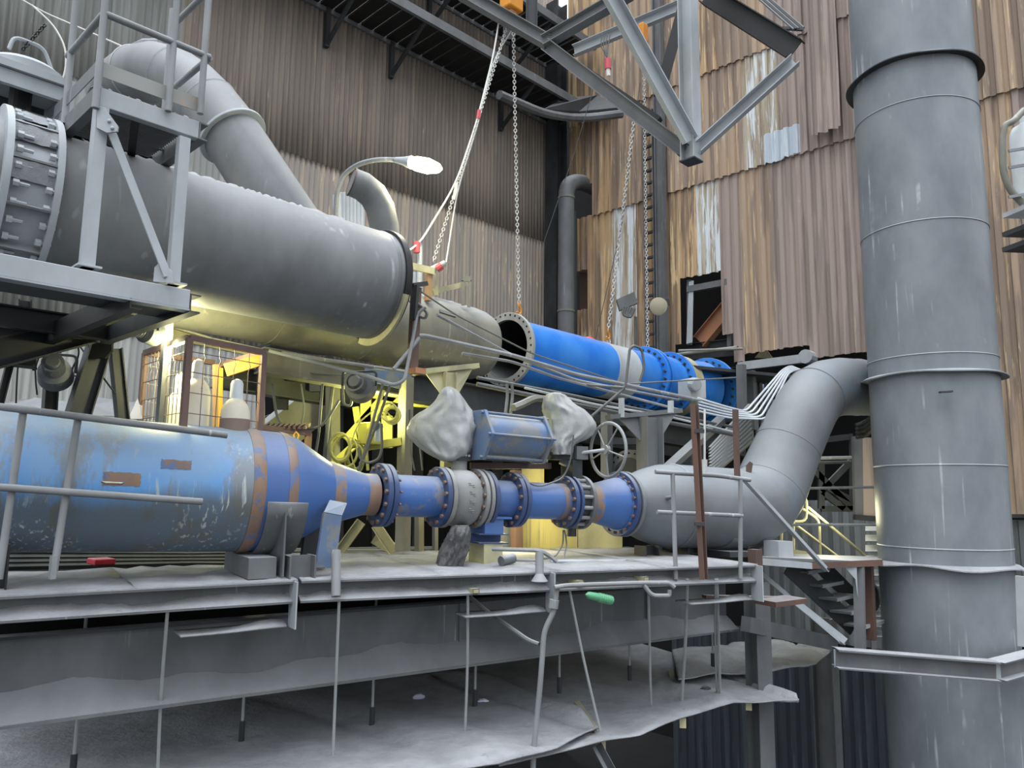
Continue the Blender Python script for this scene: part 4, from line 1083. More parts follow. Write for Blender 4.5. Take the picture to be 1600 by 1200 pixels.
# ================================================================== OVERHEAD TRUSS AND HOISTS
D8 = 8.0
r_ = thing('overhead_truss', 'hanging light grey steel truss with a vertical post and slanting channels, top centre', 'truss', V(1080, 250, D8))
m = MB(); top = V(1075, -60, D8); bot = V(1080, 252, D8)
top = Vector((bot.x, bot.y, V(1070, -80, D8).z))
m.ibeam(bot, top, .17, .17, .012, up=E2); m.build('vertical_post', M['light'], r_)
MB().bar(bot-UP*.01, bot+UP*.005, .19, .19, up=E2).build('foot_plate', M['dark'], r_)
def member(nm, a, b, w_, h_, mt, kind='chan', up=UP):
    mm = MB()
    getattr(mm, kind)(a, b, w_, h_, up=up) if kind != 'bar' else mm.bar(a, b, w_, h_, up)
    return mm.build(nm, M[mt], r_)
member('bright_diagonal', V(940, -25, 7.7), V(1076, 222, 7.9), .09, .17, 'light')
member('bottom_chord', V(856, 72, 9.2), V(1070, 236, 8.05), .16, .16, 'grey', 'ibeam')
member('right_brace', V(1090, 236, 8.0), V(1242, 98, 7.7), .11, .13, 'light')
member('left_upper_beam', V(720, -12, 9.3), V(856, 66, 9.2), .14, .16, 'grey', 'ibeam')
member('cross_beam', V(850, 66, 9.2), V(985, -12, 8.6), .14, .15, 'grey', 'ibeam')
member('dark_upper_beam', V(1105, -8, 8.4), V(1243, 78, 7.7), .14, .22, 'black', 'ibeam')
member('rear_brace', V(1070, 0, 9.4), V(1030, 150, 9.4), .09, .14, 'black', 'bar')
member('rear_chord', V(868, 80, 10.2), V(1030, 190, 9.6), .12, .1, 'black', 'bar')
m_ = MB(); m_.chan(V(898, 82, 12.5), V(1075, 8, 11.5), .1, .2); tag(m_.build('pale_cross_beam', M['light']), 'pale dusty beam behind the hanging truss, high up', 'beam')
for k in range(2):
    a = V(797+34*k, -20, 11.5+k); m_ = MB(); m_.ibeam(a, V(800+58*k+43, 62-0*k, 11.5+k)*1 if False else Vector((a.x, a.y, V(850, 62, 11.5+k).z)), .2, .2)
    tag(m_.build('roof_hanger', M['dark']), ('left' if not k else 'right')+' dark hanger post rising above the truss joint', 'post')
r_ = thing('cable_tray', 'dark tray of parallel cables on the upper right truss beam', 'cable tray', V(1220, 20, 8.1))
for k in range(5):
    o_ = Vector((.04*k, .03*k, .025*k)); MB().tube([V(1165, -20, 8.3)+o_, V(1240, 46, 7.8)+o_], .013, 6).build('cable', M['black'] if k % 2 else M['cable'], r_)
MB().bar(V(1222, 44, 7.8), V(1254, 46, 7.9), .03, .03).build('tray_rung', M['dark'], r_)
hp = V(799, 12, 9.5)
r_ = thing('chain_hoist', 'orange chain hoist body cut by the top edge of the picture', 'hoist', hp-UP*.15)
MB().box(hp+UP*.06, E1*.26, E2*.2, UP*.22).build('hoist_body', M['hoist'], r_, bev=.02)
MB().box(hp-UP*.12, E1*.12, E2*.1, UP*.14).build('lower_block', M['orange'], r_, bev=.01)
MB().tube([V(775, 10, 9.5), V(778, 25, 9.5), V(790, 24, 9.5), V(800, 18, 9.5), V(806, 24, 9.5)], .008, 6, rnd=.04).build('loop_wire', M['rope'], r_, smooth=True)
MB().lathe(V(808, 36, 9.4), Vector((.2, 0, -1)), [(0, .03), (.06, .05), (.14, .05), (.16, .02)], 10).build('chain_bag', M['galv'], r_, smooth=True)
h2 = V(1005, 52, 11.0); r_ = thing('small_hoist', 'small orange hoist hook hanging behind the bright truss diagonal', 'hoist', h2-UP*.3)
MB().box(h2, E1*.14, E2*.1, UP*.3).build('hoist_body', M['hoist'], r_, bev=.02); MB().cyl(h2-UP*.2, h2-UP*.6, .03, 8).build('load_hook', M['hoist'], r_)
r_ = thing('pendant_control', 'hanging pendant control with red and white grips on looped wires below the pale beam', 'control', V(950, 118, 10.5))
MB().cyl(V(949, 92, 10.5), V(950, 108, 10.5), .045, 10).build('red_grip', M['red'], r_); MB().cyl(V(950, 108, 10.5), V(951, 119, 10.5), .03, 10).build('white_tip', M['rope'], r_)
for k in range(4): MB().tube([V(942+4*k, 52, 10.5), V(938+4*k, 70, 10.5), V(949, 92, 10.5)], .008, 5, rnd=.2).build('wire_loop', M['cable'], r_)
# slings
def line(nm, lab, pts, r, mt, cat, rnd=.1, grp=None, seg=6):
    m = MB(); m.tube(pts, r, seg, rnd=rnd); return tag(m.build(nm, M[mt], smooth=True), lab, cat, grp)
line('sling', 'white sling from the hoist down toward the red-taped pole, outer one', [V(783, 10, 9.4), V(777, 50, 9.3), V(770, 90, 9.2), V(745, 190, 8.9), V(712, 288, 8.6), V(653, 385, 8.2), V(612, 405, 7.9)], .012, 'rope', 'sling', .3)
line('sling', 'white sling running from the hoist to the taped tube end', [V(803, 42, 9.4), V(770, 95, 9.3), V(748, 190, 9.0), V(714, 300, 8.7), V(697, 410, 8.4)], .010, 'rope', 'sling', .3)
line('sling_knot', 'small white knot on the sling midway above the lamp', [V(713, 286, 8.55), V(712, 300, 8.55), V(708, 312, 8.55)], .022, 'rope', 'sling')
line('pink_tape', 'pink tape flag tied on the sling high above the lamp', [V(749, 172, 8.9), V(747, 185, 8.9)], .024, 'red', 'tape')
chain('slanting bright chain from the hoist to the taped tube end', V(796, 30, 9.4), V(676, 412, 8.3), lk=.05, r=.006)
line('red_cloth', 'small red cloth on top of the suspended blue pipe by the grey band', [V(911, 531, 10.6), V(920, 528, 10.6), V(928, 533, 10.6)], .03, 'red', 'cloth')
line('guy_wire', 'thin wire slanting from the walkway corner down behind the blue pipe', [V(927, 140, 14), V(897, 240, 14.5), V(850, 378, 15)], .008, 'cable', 'wire')
line('guy_wire', 'thin dark wire from the chain hoist zone down to the blue pipe', [V(1000, 130, 11), V(972, 350, 11), V(930, 532, 11)], .006, 'dark', 'wire')
# taped poles at the rear pipe
r_ = thing('taped_pole', 'upright silver tube with pink tape behind the huge pipe rim', 'pole', V(656, 440, 8.3))
MB().cyl(V(656, 470, 8.3), V(656, 380, 8.3), .03, 12).build('tube', M['galv'], r_, smooth=True); MB().cyl(V(651, 378, 8.2), V(651, 395, 8.2), .035, 8).build('tape', M['red'], r_)
r_ = thing('taped_tube', 'short slanting silver tube with pink tape at the end of the chain', 'pole', V(682, 418, 8.2))
MB().cyl(V(668, 424, 8.2), V(696, 411, 8.2), .035, 12).build('tube', M['galv'], r_, smooth=True); MB().cyl(V(682, 420, 8.2), V(690, 415, 8.2), .045, 10).build('tape', M['red'], r_)
r_ = thing('angle_iron_stand', 'yellowish angle frame standing on the rear pipe beside its hatch', 'frame', V(670, 470, 8.0))
MB().bar(V(618, 410, 7.8), V(678, 424, 8.1), .03, .075).build('top_rail', M['cream'], r_); MB().bar(V(670, 424, 8.1), V(669, 470, 8.1), .06, .06, up=E1).build('upright', M['timber'], r_)
MB().bar(V(682, 428, 8.3), V(682, 462, 8.3), .03, .03, up=E1).build('thin_upright', M['cream'], r_)
MB().bar(V(676, 456, 8.3), V(730, 443, 8.6), .03, .06).build('tie_flat', M['cream'], r_)
r_ = thing('lifting_bail', 'tall narrow steel bail with slot standing on the rear pipe', 'bracket', V(728, 478, 8.5))
m = MB(); m.plate([V(721, 477, 8.5), V(726, 477, 8.5), V(727, 441, 8.5), V(721, 437, 8.5)], .02); m.plate([V(730, 480, 8.5), V(735, 480, 8.5), V(737, 437, 8.5), V(733, 441, 8.5)], .02); m.plate([V(721, 440, 8.5), V(737, 440, 8.5), V(736, 432, 8.5), V(724, 433, 8.5)], .02); m.build('bail_plate', M['olive'], r_)
for k in range(2): pass
corrp = thing('zinc_offcut', 'bright corrugated zinc offcut standing behind the huge pipe rim', 'sheet', V(634, 450, 8.6))
m = MB(); m.grid([[V(618+34*i/30, y0, 8.6)+N1*.012*math.sin(i*1.25) for i in range(31)] for y0 in (425, 462)]); m.build('corrugated_sheet', M['galv'], corrp, th=.004)
m = MB(); m.grid([[V(525+45*i/40, y0, 9.2)+N1*.014*math.sin(i*1.25) for i in range(41)] for y0 in (300, 440)]); tag(m.build('grey_offcut', M['galv'], th=.004), 'grey corrugated sheet upright behind the open elbow pipe', 'sheet')
m = MB(); m.bar(V(526, 304, 8.7), V(529, 440, 8.7), .09, .05, up=E1); tag(m.build('lamp_post_stub', M['galv']), 'square grey post beneath the curved lamp arm', 'post')
# red-brown post with hoses
r_ = thing('rust_channel_post', 'red-brown channel post with dark top in front of the rear pipe', 'post', V(650, 560, 6.9))
MB().chan(V(647, 578, 6.9), V(653, 448, 6.9), .05, .09, up=E1).build('post_channel', M['rustred'], r_)
MB().bar(V(646, 500, 6.85), V(650, 446, 6.85), .07, .03, up=E1).build('dark_plate', M['dark'], r_); MB().bar(V(645, 446, 6.85), V(667, 443, 6.95), .04, .04).build('cap_angle', M['dark'], r_)
MB().box(V(652, 580, 6.85), E1*.12, E2*.1, UP*.05).build('foot_block', M['orange'], r_)

# ------------------------------------------------------------------ street lamp
lp = V(664, 259, 7.6)
r_ = thing('street_lamp', 'lit curved-arm lamp glowing pale yellow above the open elbow pipe', 'lamp', V(525, 350, 8.0))
MB().tube([V(524, 350, 8.0), V(526, 300, 8.0), V(537, 272, 7.95), V(560, 256, 7.85), V(590, 249, 7.75), V(622, 250, 7.7)], .026, 12, rnd=.2).build('curved_arm', M['rail'], r_, smooth=True)
MB().lathe(V(618, 250, 7.7), V(645, 254, 7.62)-V(618, 250, 7.7), [(0, .03), (.1, .045), (.2, .07)], 16).build('lamp_neck', M['light'], r_, smooth=True)
dd = (V(690, 264, 7.5)-V(638, 253, 7.65)); L_ = dd.length
MB().lathe(V(638, 253, 7.65), dd, [(0, .04), (L_*.25, .075), (L_*.6, .08), (L_*.9, .05), (L_, .015)], 24).build('lit_lens', M['lamp'], r_, smooth=True)
def lamp(name, p, e, col, rad=.06, spot=None, aim=None):
    ld = bpy.data.lights.new(name, 'SPOT' if spot else 'POINT'); ld.energy = e; ld.color = col; ld.shadow_soft_size = rad
    if spot: ld.spot_size = math.radians(spot); ld.spot_blend = .6
    o = bpy.data.objects.new(name, ld); COL.objects.link(o); o.location = p
    if aim is not None: o.rotation_euler = (aim-p).to_track_quat('-Z', 'Y').to_euler()
    return o
lamp('lamp_light', lp-UP*.16, 40, (1, .93, .6))

# ================================================================== UPPER ACCESS PLATFORM
O = V(150, 133, 4.4)
def U(a, b, c): return O+E1*a+E2*b+UP*c
Lf = (station(O, O+E1*2, 312)-O).length
Wd = .85
r_ = thing('access_platform', 'upper grating platform with tube handrails and rusty toe board over the grey pipe', 'platform', U(Lf/2, 0, -1.1))
MB().chan(U(0, 0, -.06), U(Lf, 0, -.06), .06, .12, flip=-1).build('front_channel', M['light'], r_, bev=.006)
MB().chan(U(0, 0, -.06), U(0, Wd, -.06), .06, .12).build('side_channel', M['grey'], r_)
MB().chan(U(Lf, 0, -.06), U(Lf, Wd, -.06), .06, .12).build('side_channel', M['grey'], r_)
MB().chan(U(0, Wd, -.06), U(Lf, Wd, -.06), .06, .12).build('rear_channel', M['dark'], r_)
MB().bar(U(.25, .03, -.09), U(Lf*.8, Wd, -.09), .05, .05).build('diagonal_tie', M['black'], r_)
gb = None
for k in range(26):
    y0 = .03+Wd*k/26
    if gb is None: gb = MB().bar(U(.02, y0, -.01), U(Lf-.02, y0, -.01), .005, .03).build('grating_bar', M['dark'], r_)
    else: copy_to(gb, E2*(Wd*k/26), parent=r_)
gc = None
for k in range(14):
    if gc is None: gc = MB().bar(U(.03, .02, .0), U(.03, Wd, .0), .006, .01).build('grating_cross_bar', M['dark'], r_)
    else: copy_to(gc, E1*((Lf-.05)*k/14), parent=r_)
g = [[U(Lf*i/40, .01+.05*j, .005+(random.uniform(0, .035) if j in (1, 2) else 0)) for i in range(38)] for j in range(4)]
MB().grid(g).build('dust_crust', M['dust'], r_, smooth='all', kind='stuff')
MB().bar(U(0, .012, .12), U(Lf*1.02, .012, .12), .006, .095).build('toe_board', M['orange'] if False else steel('toe_board_steel', S(150, 152, 150), S(140, 138, 132), rust=S(176, 138, 112), ram=.56, rscale=1.2, dust=.3), r_)
MB().bar(U(0, .012, .12), U(0, Wd, .12), .006, .095, up=UP).build('toe_board', M['grey'], r_)
def tube2(nm, a, b, r=.0215, mt='rail', par=None): return MB().cyl(a, b, r, 12).build(nm, M[mt], par or r_, smooth=True)
PO = -.03
for (a, b, lo) in ((.0, 0, -.16), (Lf*.66, .0, -.02), (Lf*.98, 0, .04), (0.0, .62, -.05), (Lf*.98, .62, -.02)):
    tube2('rail_post', U(a, b+PO, lo), U(a, b+PO, 1.08))
for c in (.46, 1.0):
    tube2('handrail', U(-.0, PO, c), U(Lf*1.04, PO, c)); tube2('handrail', U(0, PO, c), U(0, .66, c)); tube2('handrail', U(Lf*1.04, PO, c), U(Lf*1.04, .66, c))
# legs down to the lower frame
LBA, LBB = V(-60, 389, 3.95), V(297, 470, 4.72)
zlow = (V(130, 418, 4.3).z+V(268, 445, 4.6).z)/2
def legpt(px, pyt, d): return V(px, pyt, d)
for px, py, px2, py2, nm in ((158, 170, 136, 420, 0), (287, 216, 268, 446, 1)):
    a = V(px, py, 4.45 if not nm else 4.78); b = Vector((a.x, a.y, V(px2, py2, a.y).z))
    MB().bar(a, b, .085 if not nm else .06, .07, up=E1).build('leg', M['light'], r_)
    MB().bar(b, b+UP*.012, .14, .13, up=E1).build('foot_plate', M['light'], r_)
MB().bar(V(172, 200, 4.43), V(262, 432, 4.66), .012, .05, up=E1).build('diagonal_brace', M['light'], r_)
for c_, pl in ((0, [(152, 168), (163, 168), (185, 198), (184, 206), (168, 208), (152, 200)]), (1, [(242, 418), (252, 408), (270, 425), (272, 443), (240, 440)])):
    d_ = 4.40 if not c_ else 4.66
    MB().plate([V(x_, y_, d_) for x_, y_ in pl], .012).build('gusset_plate', M['light'], r_)
    for x_, y_ in (((169, 188), (174, 199)) if not c_ else ((252, 421), (256, 431))): MB().lathe(V(x_, y_, d_-.02), Vector((0, 1, 0)), [(0, .006), (.004, .011), (.02, .011)], 8).build('bolt', M['light'], r_)
# lower support frame
r_ = thing('pipe_support_frame', 'heavy light grey channel frame under the huge grey pipe carrying the platform legs', 'frame', V(200, 460, 4.6))
A_, B_ = V(-60, 401, 3.75), V(297, 468, 4.78)
A_ = Vector((B_.x, B_.y, B_.z))-E1*((B_-V(-60, 401, 3.75)).xy.length)
A_.z = B_.z
MB().chan(A_, B_, .07, .125, flip=-1).build('front_channel', M['light'], r_, bev=.006)
MB().bar(A_+UP*-.068+N1*-.04, B_+UP*-.068+N1*-.04, .09, .01).build('lower_flange', M['light'], r_)
MB().chan(B_-UP*.02, B_+E2*1.6-UP*.02, .07, .12).build('side_channel', M['dark'], r_)
MB().chan(A_+E1*.9+UP*-.05, A_+E1*.9+E2*1.8-UP*.05, .07, .14).build('side_channel', M['black'], r_)
MB().chan(A_+E2*1.5, B_+E2*1.5, .07, .16).build('rear_channel', M['black'], r_)
MB().bar(A_+UP*-.02+E2*.3, B_+UP*-.02+E2*.3, .45, .03).build('bottom_plate', M['black'], r_)
MB().ibeam(V(-60, 566, 5.3), V(290, 478, 6.6), .2, .22, .015).build('lower_diagonal', M['black'], r_)
MB().ibeam(V(-60, 530, 5.6), V(60, 545, 5.8), .2, .3, .015).build('lower_beam', M['black'], r_)
for nm, a, b, w_, mt in (('post', (264, 488, 6.05), (263, 740, 6.05), .07, 'grey'),):
    pa_ = V(*a); MB().bar(pa_, Vector((pa_.x, pa_.y, V(*b).z)), w_, .06, up=E1).build('front_post', M[mt], r_)
for a, b, w_, mt in (((160, 525, 6.2), (118, 660, 6.0), .16, 'dark'), ((180, 545, 6.3), (192, 660, 6.3), .09, 'dark'), ((83, 550, 6.4), (76, 660, 6.4), .1, 'black'), ((37, 470, 6.4), (37, 520, 6.4), .1, 'black'), ((15, 570, 5.8), (-8, 660, 5.8), .05, 'black')):
    MB().ibeam(V(*a), V(*b), w_, w_, .01, up=E1).build('brace_leg', M[mt], r_)
MB().plate([V(138, 525, 6.1), V(176, 522, 6.1), V(176, 548, 6.1), V(165, 560, 6.1), V(140, 560, 6.1)], .03).build('gusset_plate', M['black'], r_)
for a, b, c_, lab in (((0, 500), (60, 515), (175, 521), 'upper thin cable sagging in front of the grey wall, left'), ((0, 488), (50, 493), (140, 493), 'straight thin cable near the top of the dark frame opening')):
    line('thin_cable', lab, [V(*a, 6.0), V(*b, 6.0), V(*c_, 6.0)], .006, 'cable', 'cable')
for pts, lab in (([(121, 536), (124, 555), (113, 575), (112, 585), (135, 595)], 'black cable loop hanging beside the shaded floodlight'), ([(124, 540), (150, 575), (180, 615)], 'black cable slanting behind the frame leg'), ([(60, 560), (55, 575), (56, 600), (58, 617)], 'curly black cable left of the hanging floodlight'), ([(28, 570), (26, 600), (25, 630)], 'straight black cable at the far left of the grey wall')):
    line('black_cable', lab, [V(x_, y_, 6.2) for x_, y_ in pts], .007, 'black', 'cable', .15)
def flood(lab, c, aim, w_, mt_b='dark', mt_l='glass'):
    q = thing('floodlight', lab, 'floodlight', c-UP*.15); d = (aim-c).normalized()
    MB().lathe(c-d*.2, d, [(0, w_*.35), (.05, w_*.45), (.13, w_*.5), (.16, w_*.9), (.27, w_)], 24, True, False).build('housing', M[mt_b], q, smooth=True)
    MB().lathe(c+d*.06, d, [(0, w_*.96), (.008, w_*.9)], 24).build('lens', M[mt_l], q, smooth=True)
    x = d.cross(UP).normalized()
    MB().tube([c+x*w_*1.1-d*.02, c+x*w_*1.1-d*.02+UP*.14, c-x*w_*1.1-d*.02+UP*.14, c-x*w_*1.1-d*.02], .012, 6, rnd=.04).build('yoke', M['dark'], q, smooth=True)
    for k in range(6):
        MB().lathe(c-d*(.18-.022*k), d, [(0, w_*.5), (0, w_*.62), (.006, w_*.62), (.006, w_*.5)], 20, False, False).build('cooling_fin', M[mt_b], q)
    return q
flood('round floodlight clamped under the pipe frame corner, aimed right', V(232, 519, 5.9), V(330, 545, 6.6), .10, 'grey', 'lamp')
flood('grey cone floodlight hanging from the black frame, left', V(86, 583, 6.0), V(98, 640, 6.6), .13, 'grey')
flood('finned grey floodlight above the yellow-lit cables', V(562, 604, 7.3), V(600, 640, 8.2), .15, 'grey')
flood('round pale floodlight facing forward on the ladder of the rusty wall', V(1029, 478, 15.2), V(1020, 495, 10), .19, 'grey')
r_ = thing('square_floodlight', 'square floodlight with hanging bundle of cables on the rusty wall', 'floodlight', V(978, 480, 15.6))
MB().plate([V(963, 469, 15.6), V(990, 457, 15.6), V(996, 474, 15.6), V(968, 486, 15.6)], .12).build('housing', M['grey'], r_)
for k in range(4): MB().tube([V(975+4*k, 480, 15.5), V(972+3*k, 492, 15.5), V(986, 497, 15.5), V(992-2*k, 482, 15.5)], .025, 6, rnd=.2).build('cable_loop', M['cable'], r_, smooth=True)
m = MB(); m.cyl(V(993, 495, 15.6), V(994, 560, 15.6), .03, 8); tag(m.build('lamp_conduit', M['cable']), 'thin vertical conduit below the square floodlight', 'conduit')
lamp('under_pipe_light', V(275, 540, 6.0), 70, (1, .96, .50), .08)
lamp('machinery_light', V(575, 645, 7.9), 42, (1, 1.0, .34), .06)
lamp('deck_light', V(800, 800, 8.6), 32, (1, .86, .40), .2)
lamp('side_light', V(1290, 800, 10.9), 30, (1, .96, .6), .2)

# ================================================================== GAS BOTTLE CAGE
def cyl_bottle(lab, px, py_top, wpx, d, band):
    p = V(px, py_top, d); R = wpx/2*d/1202
    q = thing('gas_cylinder', lab, 'gas cylinder', p-UP*.75)
    MB().lathe(p-UP*1.6, UP, [(.85, R), (1.30, R), (1.35, R*.95), (1.39, R*.82), (1.42, R*.62), (1.44, R*.44)], 32).build('bottle_body', M['gascyl'], q, smooth=True)
    MB().lathe(p-UP*.17, UP, [(0, R*.44), (.02, R*.44), (.13, R*.43), (.155, R*.34), (.17, R*.08)], 24).build('valve_cap', M['gascap'], q, smooth=True)
    if band: MB().lathe(p-UP*.42, UP, [(0, R*1.006), (.1, R*1.006)], 32, False, False).build('brown_band', M['gasband'], q, smooth=True)
    return q
cyl_bottle('tallest cream gas cylinder with silver cap in the rusty cage', 311, 561, 42, 5.95, False)
cyl_bottle('cream gas cylinder with brown shoulder band at the right of the cage', 371, 592, 45, 6.0, True)
cyl_bottle('cream gas cylinder partly hidden behind the grey post and cage bars', 283, 583, 40, 6.3, False)
r_ = thing('gas_cage', 'rusty brown wire mesh cage holding cream gas cylinders', 'cage', V(300, 660, 6.0))
k1, k2, k3, k4 = V(296, 528, 5.7), V(412, 551, 6.15), V(227, 552, 6.5), V(345, 566, 7.0)
zt = k1.z; 
def C4(p, z): return Vector((p.x, p.y, z))
zb = V(300, 690, 5.7).z-.3
k2z = k2.z
for p in (k1, k2, k3): MB().bar(C4(p, zb), p, .045, .045, up=E1).build('corner_post', M['rustcage'], r_)
for a, b in ((k1, k2), (k1, k3), (k2, C4(k2+(k3-k1), k2.z)), (k3, C4(k2+(k3-k1), k3.z))): MB().bar(a, b, .045, .045).build('top_rail', M['rustcage'], r_)
def mesh_side(a, b, nm, nx, ny, zz):
    wv = None
    for i in range(1, nx):
        p = a.lerp(b, i/nx); pts = [C4(p, zz), p-UP*.18, p-UP*.14+ (N1*.03), p-UP*.10, p]
        MB().tube(pts, .0035, 4).build('mesh_wire', M[nm], r_)
    for j in range(ny):
        z = .1+j*.155
        MB().tube([a-UP*z, b-UP*z], .0035, 4).build('mesh_wire', M[nm], r_)
mesh_side(k1, k2, 'rustcage', 5, 5, zb); mesh_side(k3, k1, 'rustcage', 12, 4, zb)
bk = C4(k2+(k3-k1), k2.z); mesh_side(k3, bk, 'galv', 12, 5, zb)
MB().plate([V(350, 569, 6.2), V(408, 554, 6.15), V(406, 572, 6.15), V(356, 588, 6.2)], .02).build('amber_panel', M['amber'], r_)
MB().bar(V(338, 570, 6.6), V(338, 690, 6.6), .05, .05, up=E1).build('timber_upright', M['timber'], r_)
MB().bar(V(345, 575, 6.6), V(343, 690, 6.6), .03, .03, up=E1).build('yellow_upright', M['amber'], r_)
m = MB(); m.plate([V(200, 655, 6.4), V(215, 622, 6.5), V(222, 632, 6.5), V(222, 655, 6.4)], .01); tag(m.build('paper_sheet', M['paper']), 'lilac-white paper sheet sticking up left of the gas cage', 'paper')
m = MB(); m.bar(V(245, 507, 7.4), V(330, 532, 7.6), .25, .02); m.bar(V(245, 517, 7.35), V(420, 555, 7.9), .05, .1); tag(m.build('lit_shelf', M['cream']), 'bright lit flat shelf under the rear pipe behind the cage', 'shelf')

# ================================================================== HANDRAILS (LOWER LEFT AND RIGHT)
r_ = thing('deck_handrail', 'grey tube handrail in front of the big pale blue pipe', 'handrail', V(30, 890, 4.7))
def dh(px): return dP(px)-.02
tube2('top_rail', V(-60, 628, dh(-60)), V(355, 680, dh(330)), .0235); tube2('mid_rail', V(-60, 757, dh(-60)), V(316, 784, dh(300)), .0235)
for x1, y1, x2, y2 in ((37, 640, -2, 905), (123, 648, 84, 893)):
    b = V(x2, y2, dh(x2)+.04); a = V(x1, y1, dh(x1)+.02); tube2('rail_post', a, b, .023)
MB().bar(V(84, 868, dh(84)+.03), V(81, 905, dh(81)+.03), .055, .03, up=E1).build('post_foot', M['rail'], r_)
r_ = thing('deck_handrail', 'short grey handrail with two posts in front of the grey elbow pipe', 'handrail', V(1050, 905, 7.2))
dq = 7.25
MB().tube([V(1024, 737, 7.15), V(1052, 739, 7.2), V(1120, 743, 7.35), V(1172, 750, 7.5)], .021, 12, rnd=.1).build('top_rail', M['rail'], r_, smooth=True)
tube2('mid_rail', V(1027, 800, 7.15), V(1160, 806, 7.45), .02)
for x1, y1, x2, y2, d_ in ((1051, 740, 1056, 905, 7.2), (1157, 750, 1157, 903, 7.45)): tube2('rail_post', V(x1, y1, d_), V(x2, y2, d_), .021)
m = MB(); m.chan(V(1081, 632, 7.1), V(1096, 905, 7.1), .05, .07, up=E1); rp = m.build('red_channel_post', M['rustred']); tag(rp, 'tall red-brown channel post rising past the right handrail', 'post')
for y_ in (673, 818): MB().bar(V(1085, y_, 7.05), V(1100, y_+1, 7.05), .03, .035).build('clip', M['dark'], rp)
m = MB(); m.bar(V(1149, 640, 8.6), V(1152, 745, 8.6), .05, .05, up=E1); tag(m.build('brown_post', M['rustred']), 'short brown square post right of the tall red-brown channel', 'post')
m = MB(); m.cyl(V(1101, 640, 8.4), V(1101, 728, 8.4), .012, 8); m.cyl(V(1101, 718, 8.4), V(1101, 738, 8.4), .03, 8); tag(m.build('hanging_line', M['chain']), 'thin white line with clip hanging between the two brown posts', 'line')
m = MB(); m.cyl(V(525, 860, 5.95), V(525, 932, 5.85), .035, 12); tag(m.build('edge_post_stub', M['rail'], smooth=True), 'short tube stub at the deck edge beside the blue cone stand', 'post')
m = MB(); m.cyl(V(843, 863, 6.55), V(843, 905, 6.5), .035, 12); m.lathe(V(843, 908, 6.5), UP, [(0, .07), (.06, .03)], 12); tag(m.build('edge_post_stub', M['rail'], smooth=True), 'short tube stub at the deck edge below the knife valve', 'post')
line('deck_rail_pipe', 'thin pipe running along the deck edge below the knife valve, right part', [V(770, 858, 6.9), V(843, 860, 6.65), V(858, 868, 6.7), V(870, 878, 6.7)], .02, 'rail', 'pipe', .1)
line('deck_pipe', 'long thin pipe lying low along the right deck', [V(860, 877, 7.3), V(935, 877, 7.6), V(1060, 876, 8.0)], .02, 'galv', 'pipe', .1)
r_ = thing('cable_connector', 'dark cable connector lying on the deck by the white block', 'connector', V(793, 878, 6.9)); MB().cyl(V(783, 877, 6.9), V(802, 872, 7.0), .045, 14).build('connector_body', M['grey'], r_, smooth=True)
MB().cyl(V(800, 875, 7.0), V(845, 876, 7.1), .012, 8).build('lead', M['rail'], r_)
for pts, lab in (([(880, 828, 7.8), (880, 850, 7.8), (868, 870, 7.6), (850, 873, 7.5)], 'left of two cables dropping from the knife valve'), ([(882, 828, 7.8), (886, 850, 7.8), (880, 875, 7.6)], 'right of two cables dropping from the knife valve'), ([(896, 680, 7.6), (892, 720, 7.6), (880, 748, 7.6), (840, 762, 7.4), (810, 745, 7.3)], 'pale cable arching under the wrapped gearbox')):
    line('valve_cable', lab, [V(*p) for p in pts], .009, 'cable', 'cable', .15)

# ================================================================== STAIR, LANDING AND LIT CORNER
r_ = thing('steel_stair', 'steep dark steel stair with curved treads going down to the right of the elbow', 'stair', V(1280, 930, 9.3))
MB().bar(V(1232, 884, 9.2), V(1335, 980, 9.5), .02, .22).build('near_stringer', M['dark'], r_); MB().bar(V(1283, 884, 9.9), V(1345, 946, 10.0), .02, .2).build('far_stringer', M['dark'], r_)
for i in range(5):
    a = V(1250+22*i, 893+21*i, 9.3); MB().box(a+E1*.25, E1*.62, E2*.25, UP*.025).build('tread', M['grey'], r_)
    MB().bar(a-E2*.12-E1*.05, a-E2*.12+E1*.55, .02, .04).build('tread_nosing', M['light'], r_)
r_ = thing('stair_landing', 'thin rusty-edged landing plate between the deck end and the round stack', 'landing', V(1280, 885, 9.0))
MB().plate([V(1184, 872, 8.6), V(1370, 880, 8.9), V(1385, 872, 10.2), V(1200, 866, 10.2)], .03).build('landing_plate', M['grey'], r_)
MB().bar(V(1184, 877, 8.58), V(1268, 884, 8.75), .03, .07).build('edge_angle', M['light'], r_); MB().bar(V(1268, 884, 8.75), V(1378, 879, 8.9), .03, .07).build('edge_angle', M['rustred'], r_)
m = MB(); m.bar(V(1342, 884, 8.9), V(1344, 1015, 8.8), .11, .05, up=E1); rr_ = m.build('bracket_post', M['grey']); tag(rr_, 'flat grey post standing on the stack beam under the landing', 'post')
MB().plate([V(1318, 885, 8.85), V(1338, 885, 8.85), V(1340, 935, 8.85), V(1336, 905, 8.85)], .02).build('curved_gusset', M['light'], rr_)
m = MB(); m.bar(V(1357, 885, 9.3), V(1362, 1000, 9.3), .09, .09, up=E1); tag(m.build('timber_post', M['rustred']), 'brown weathered post between the grey flat post and the stack', 'post')
m = MB(); m.angle(V(1160, 752, 7.6), V(1288, 893, 8.0), .06, .06); tag(m.build('stair_handrail_angle', M['light']), 'light grey angle bar slanting across the elbow pipe to the landing', 'handrail')
m = MB(); m.angle(V(1235, 940, 8.6), V(1318, 1006, 8.5), .07, .07); m.angle(V(1172, 885, 9.0), V(1310, 1003, 8.9), .05, .05); tag(m.build('stair_brace', M['light']), 'grey angle brace slanting down to the end of the stack beam', 'strut')
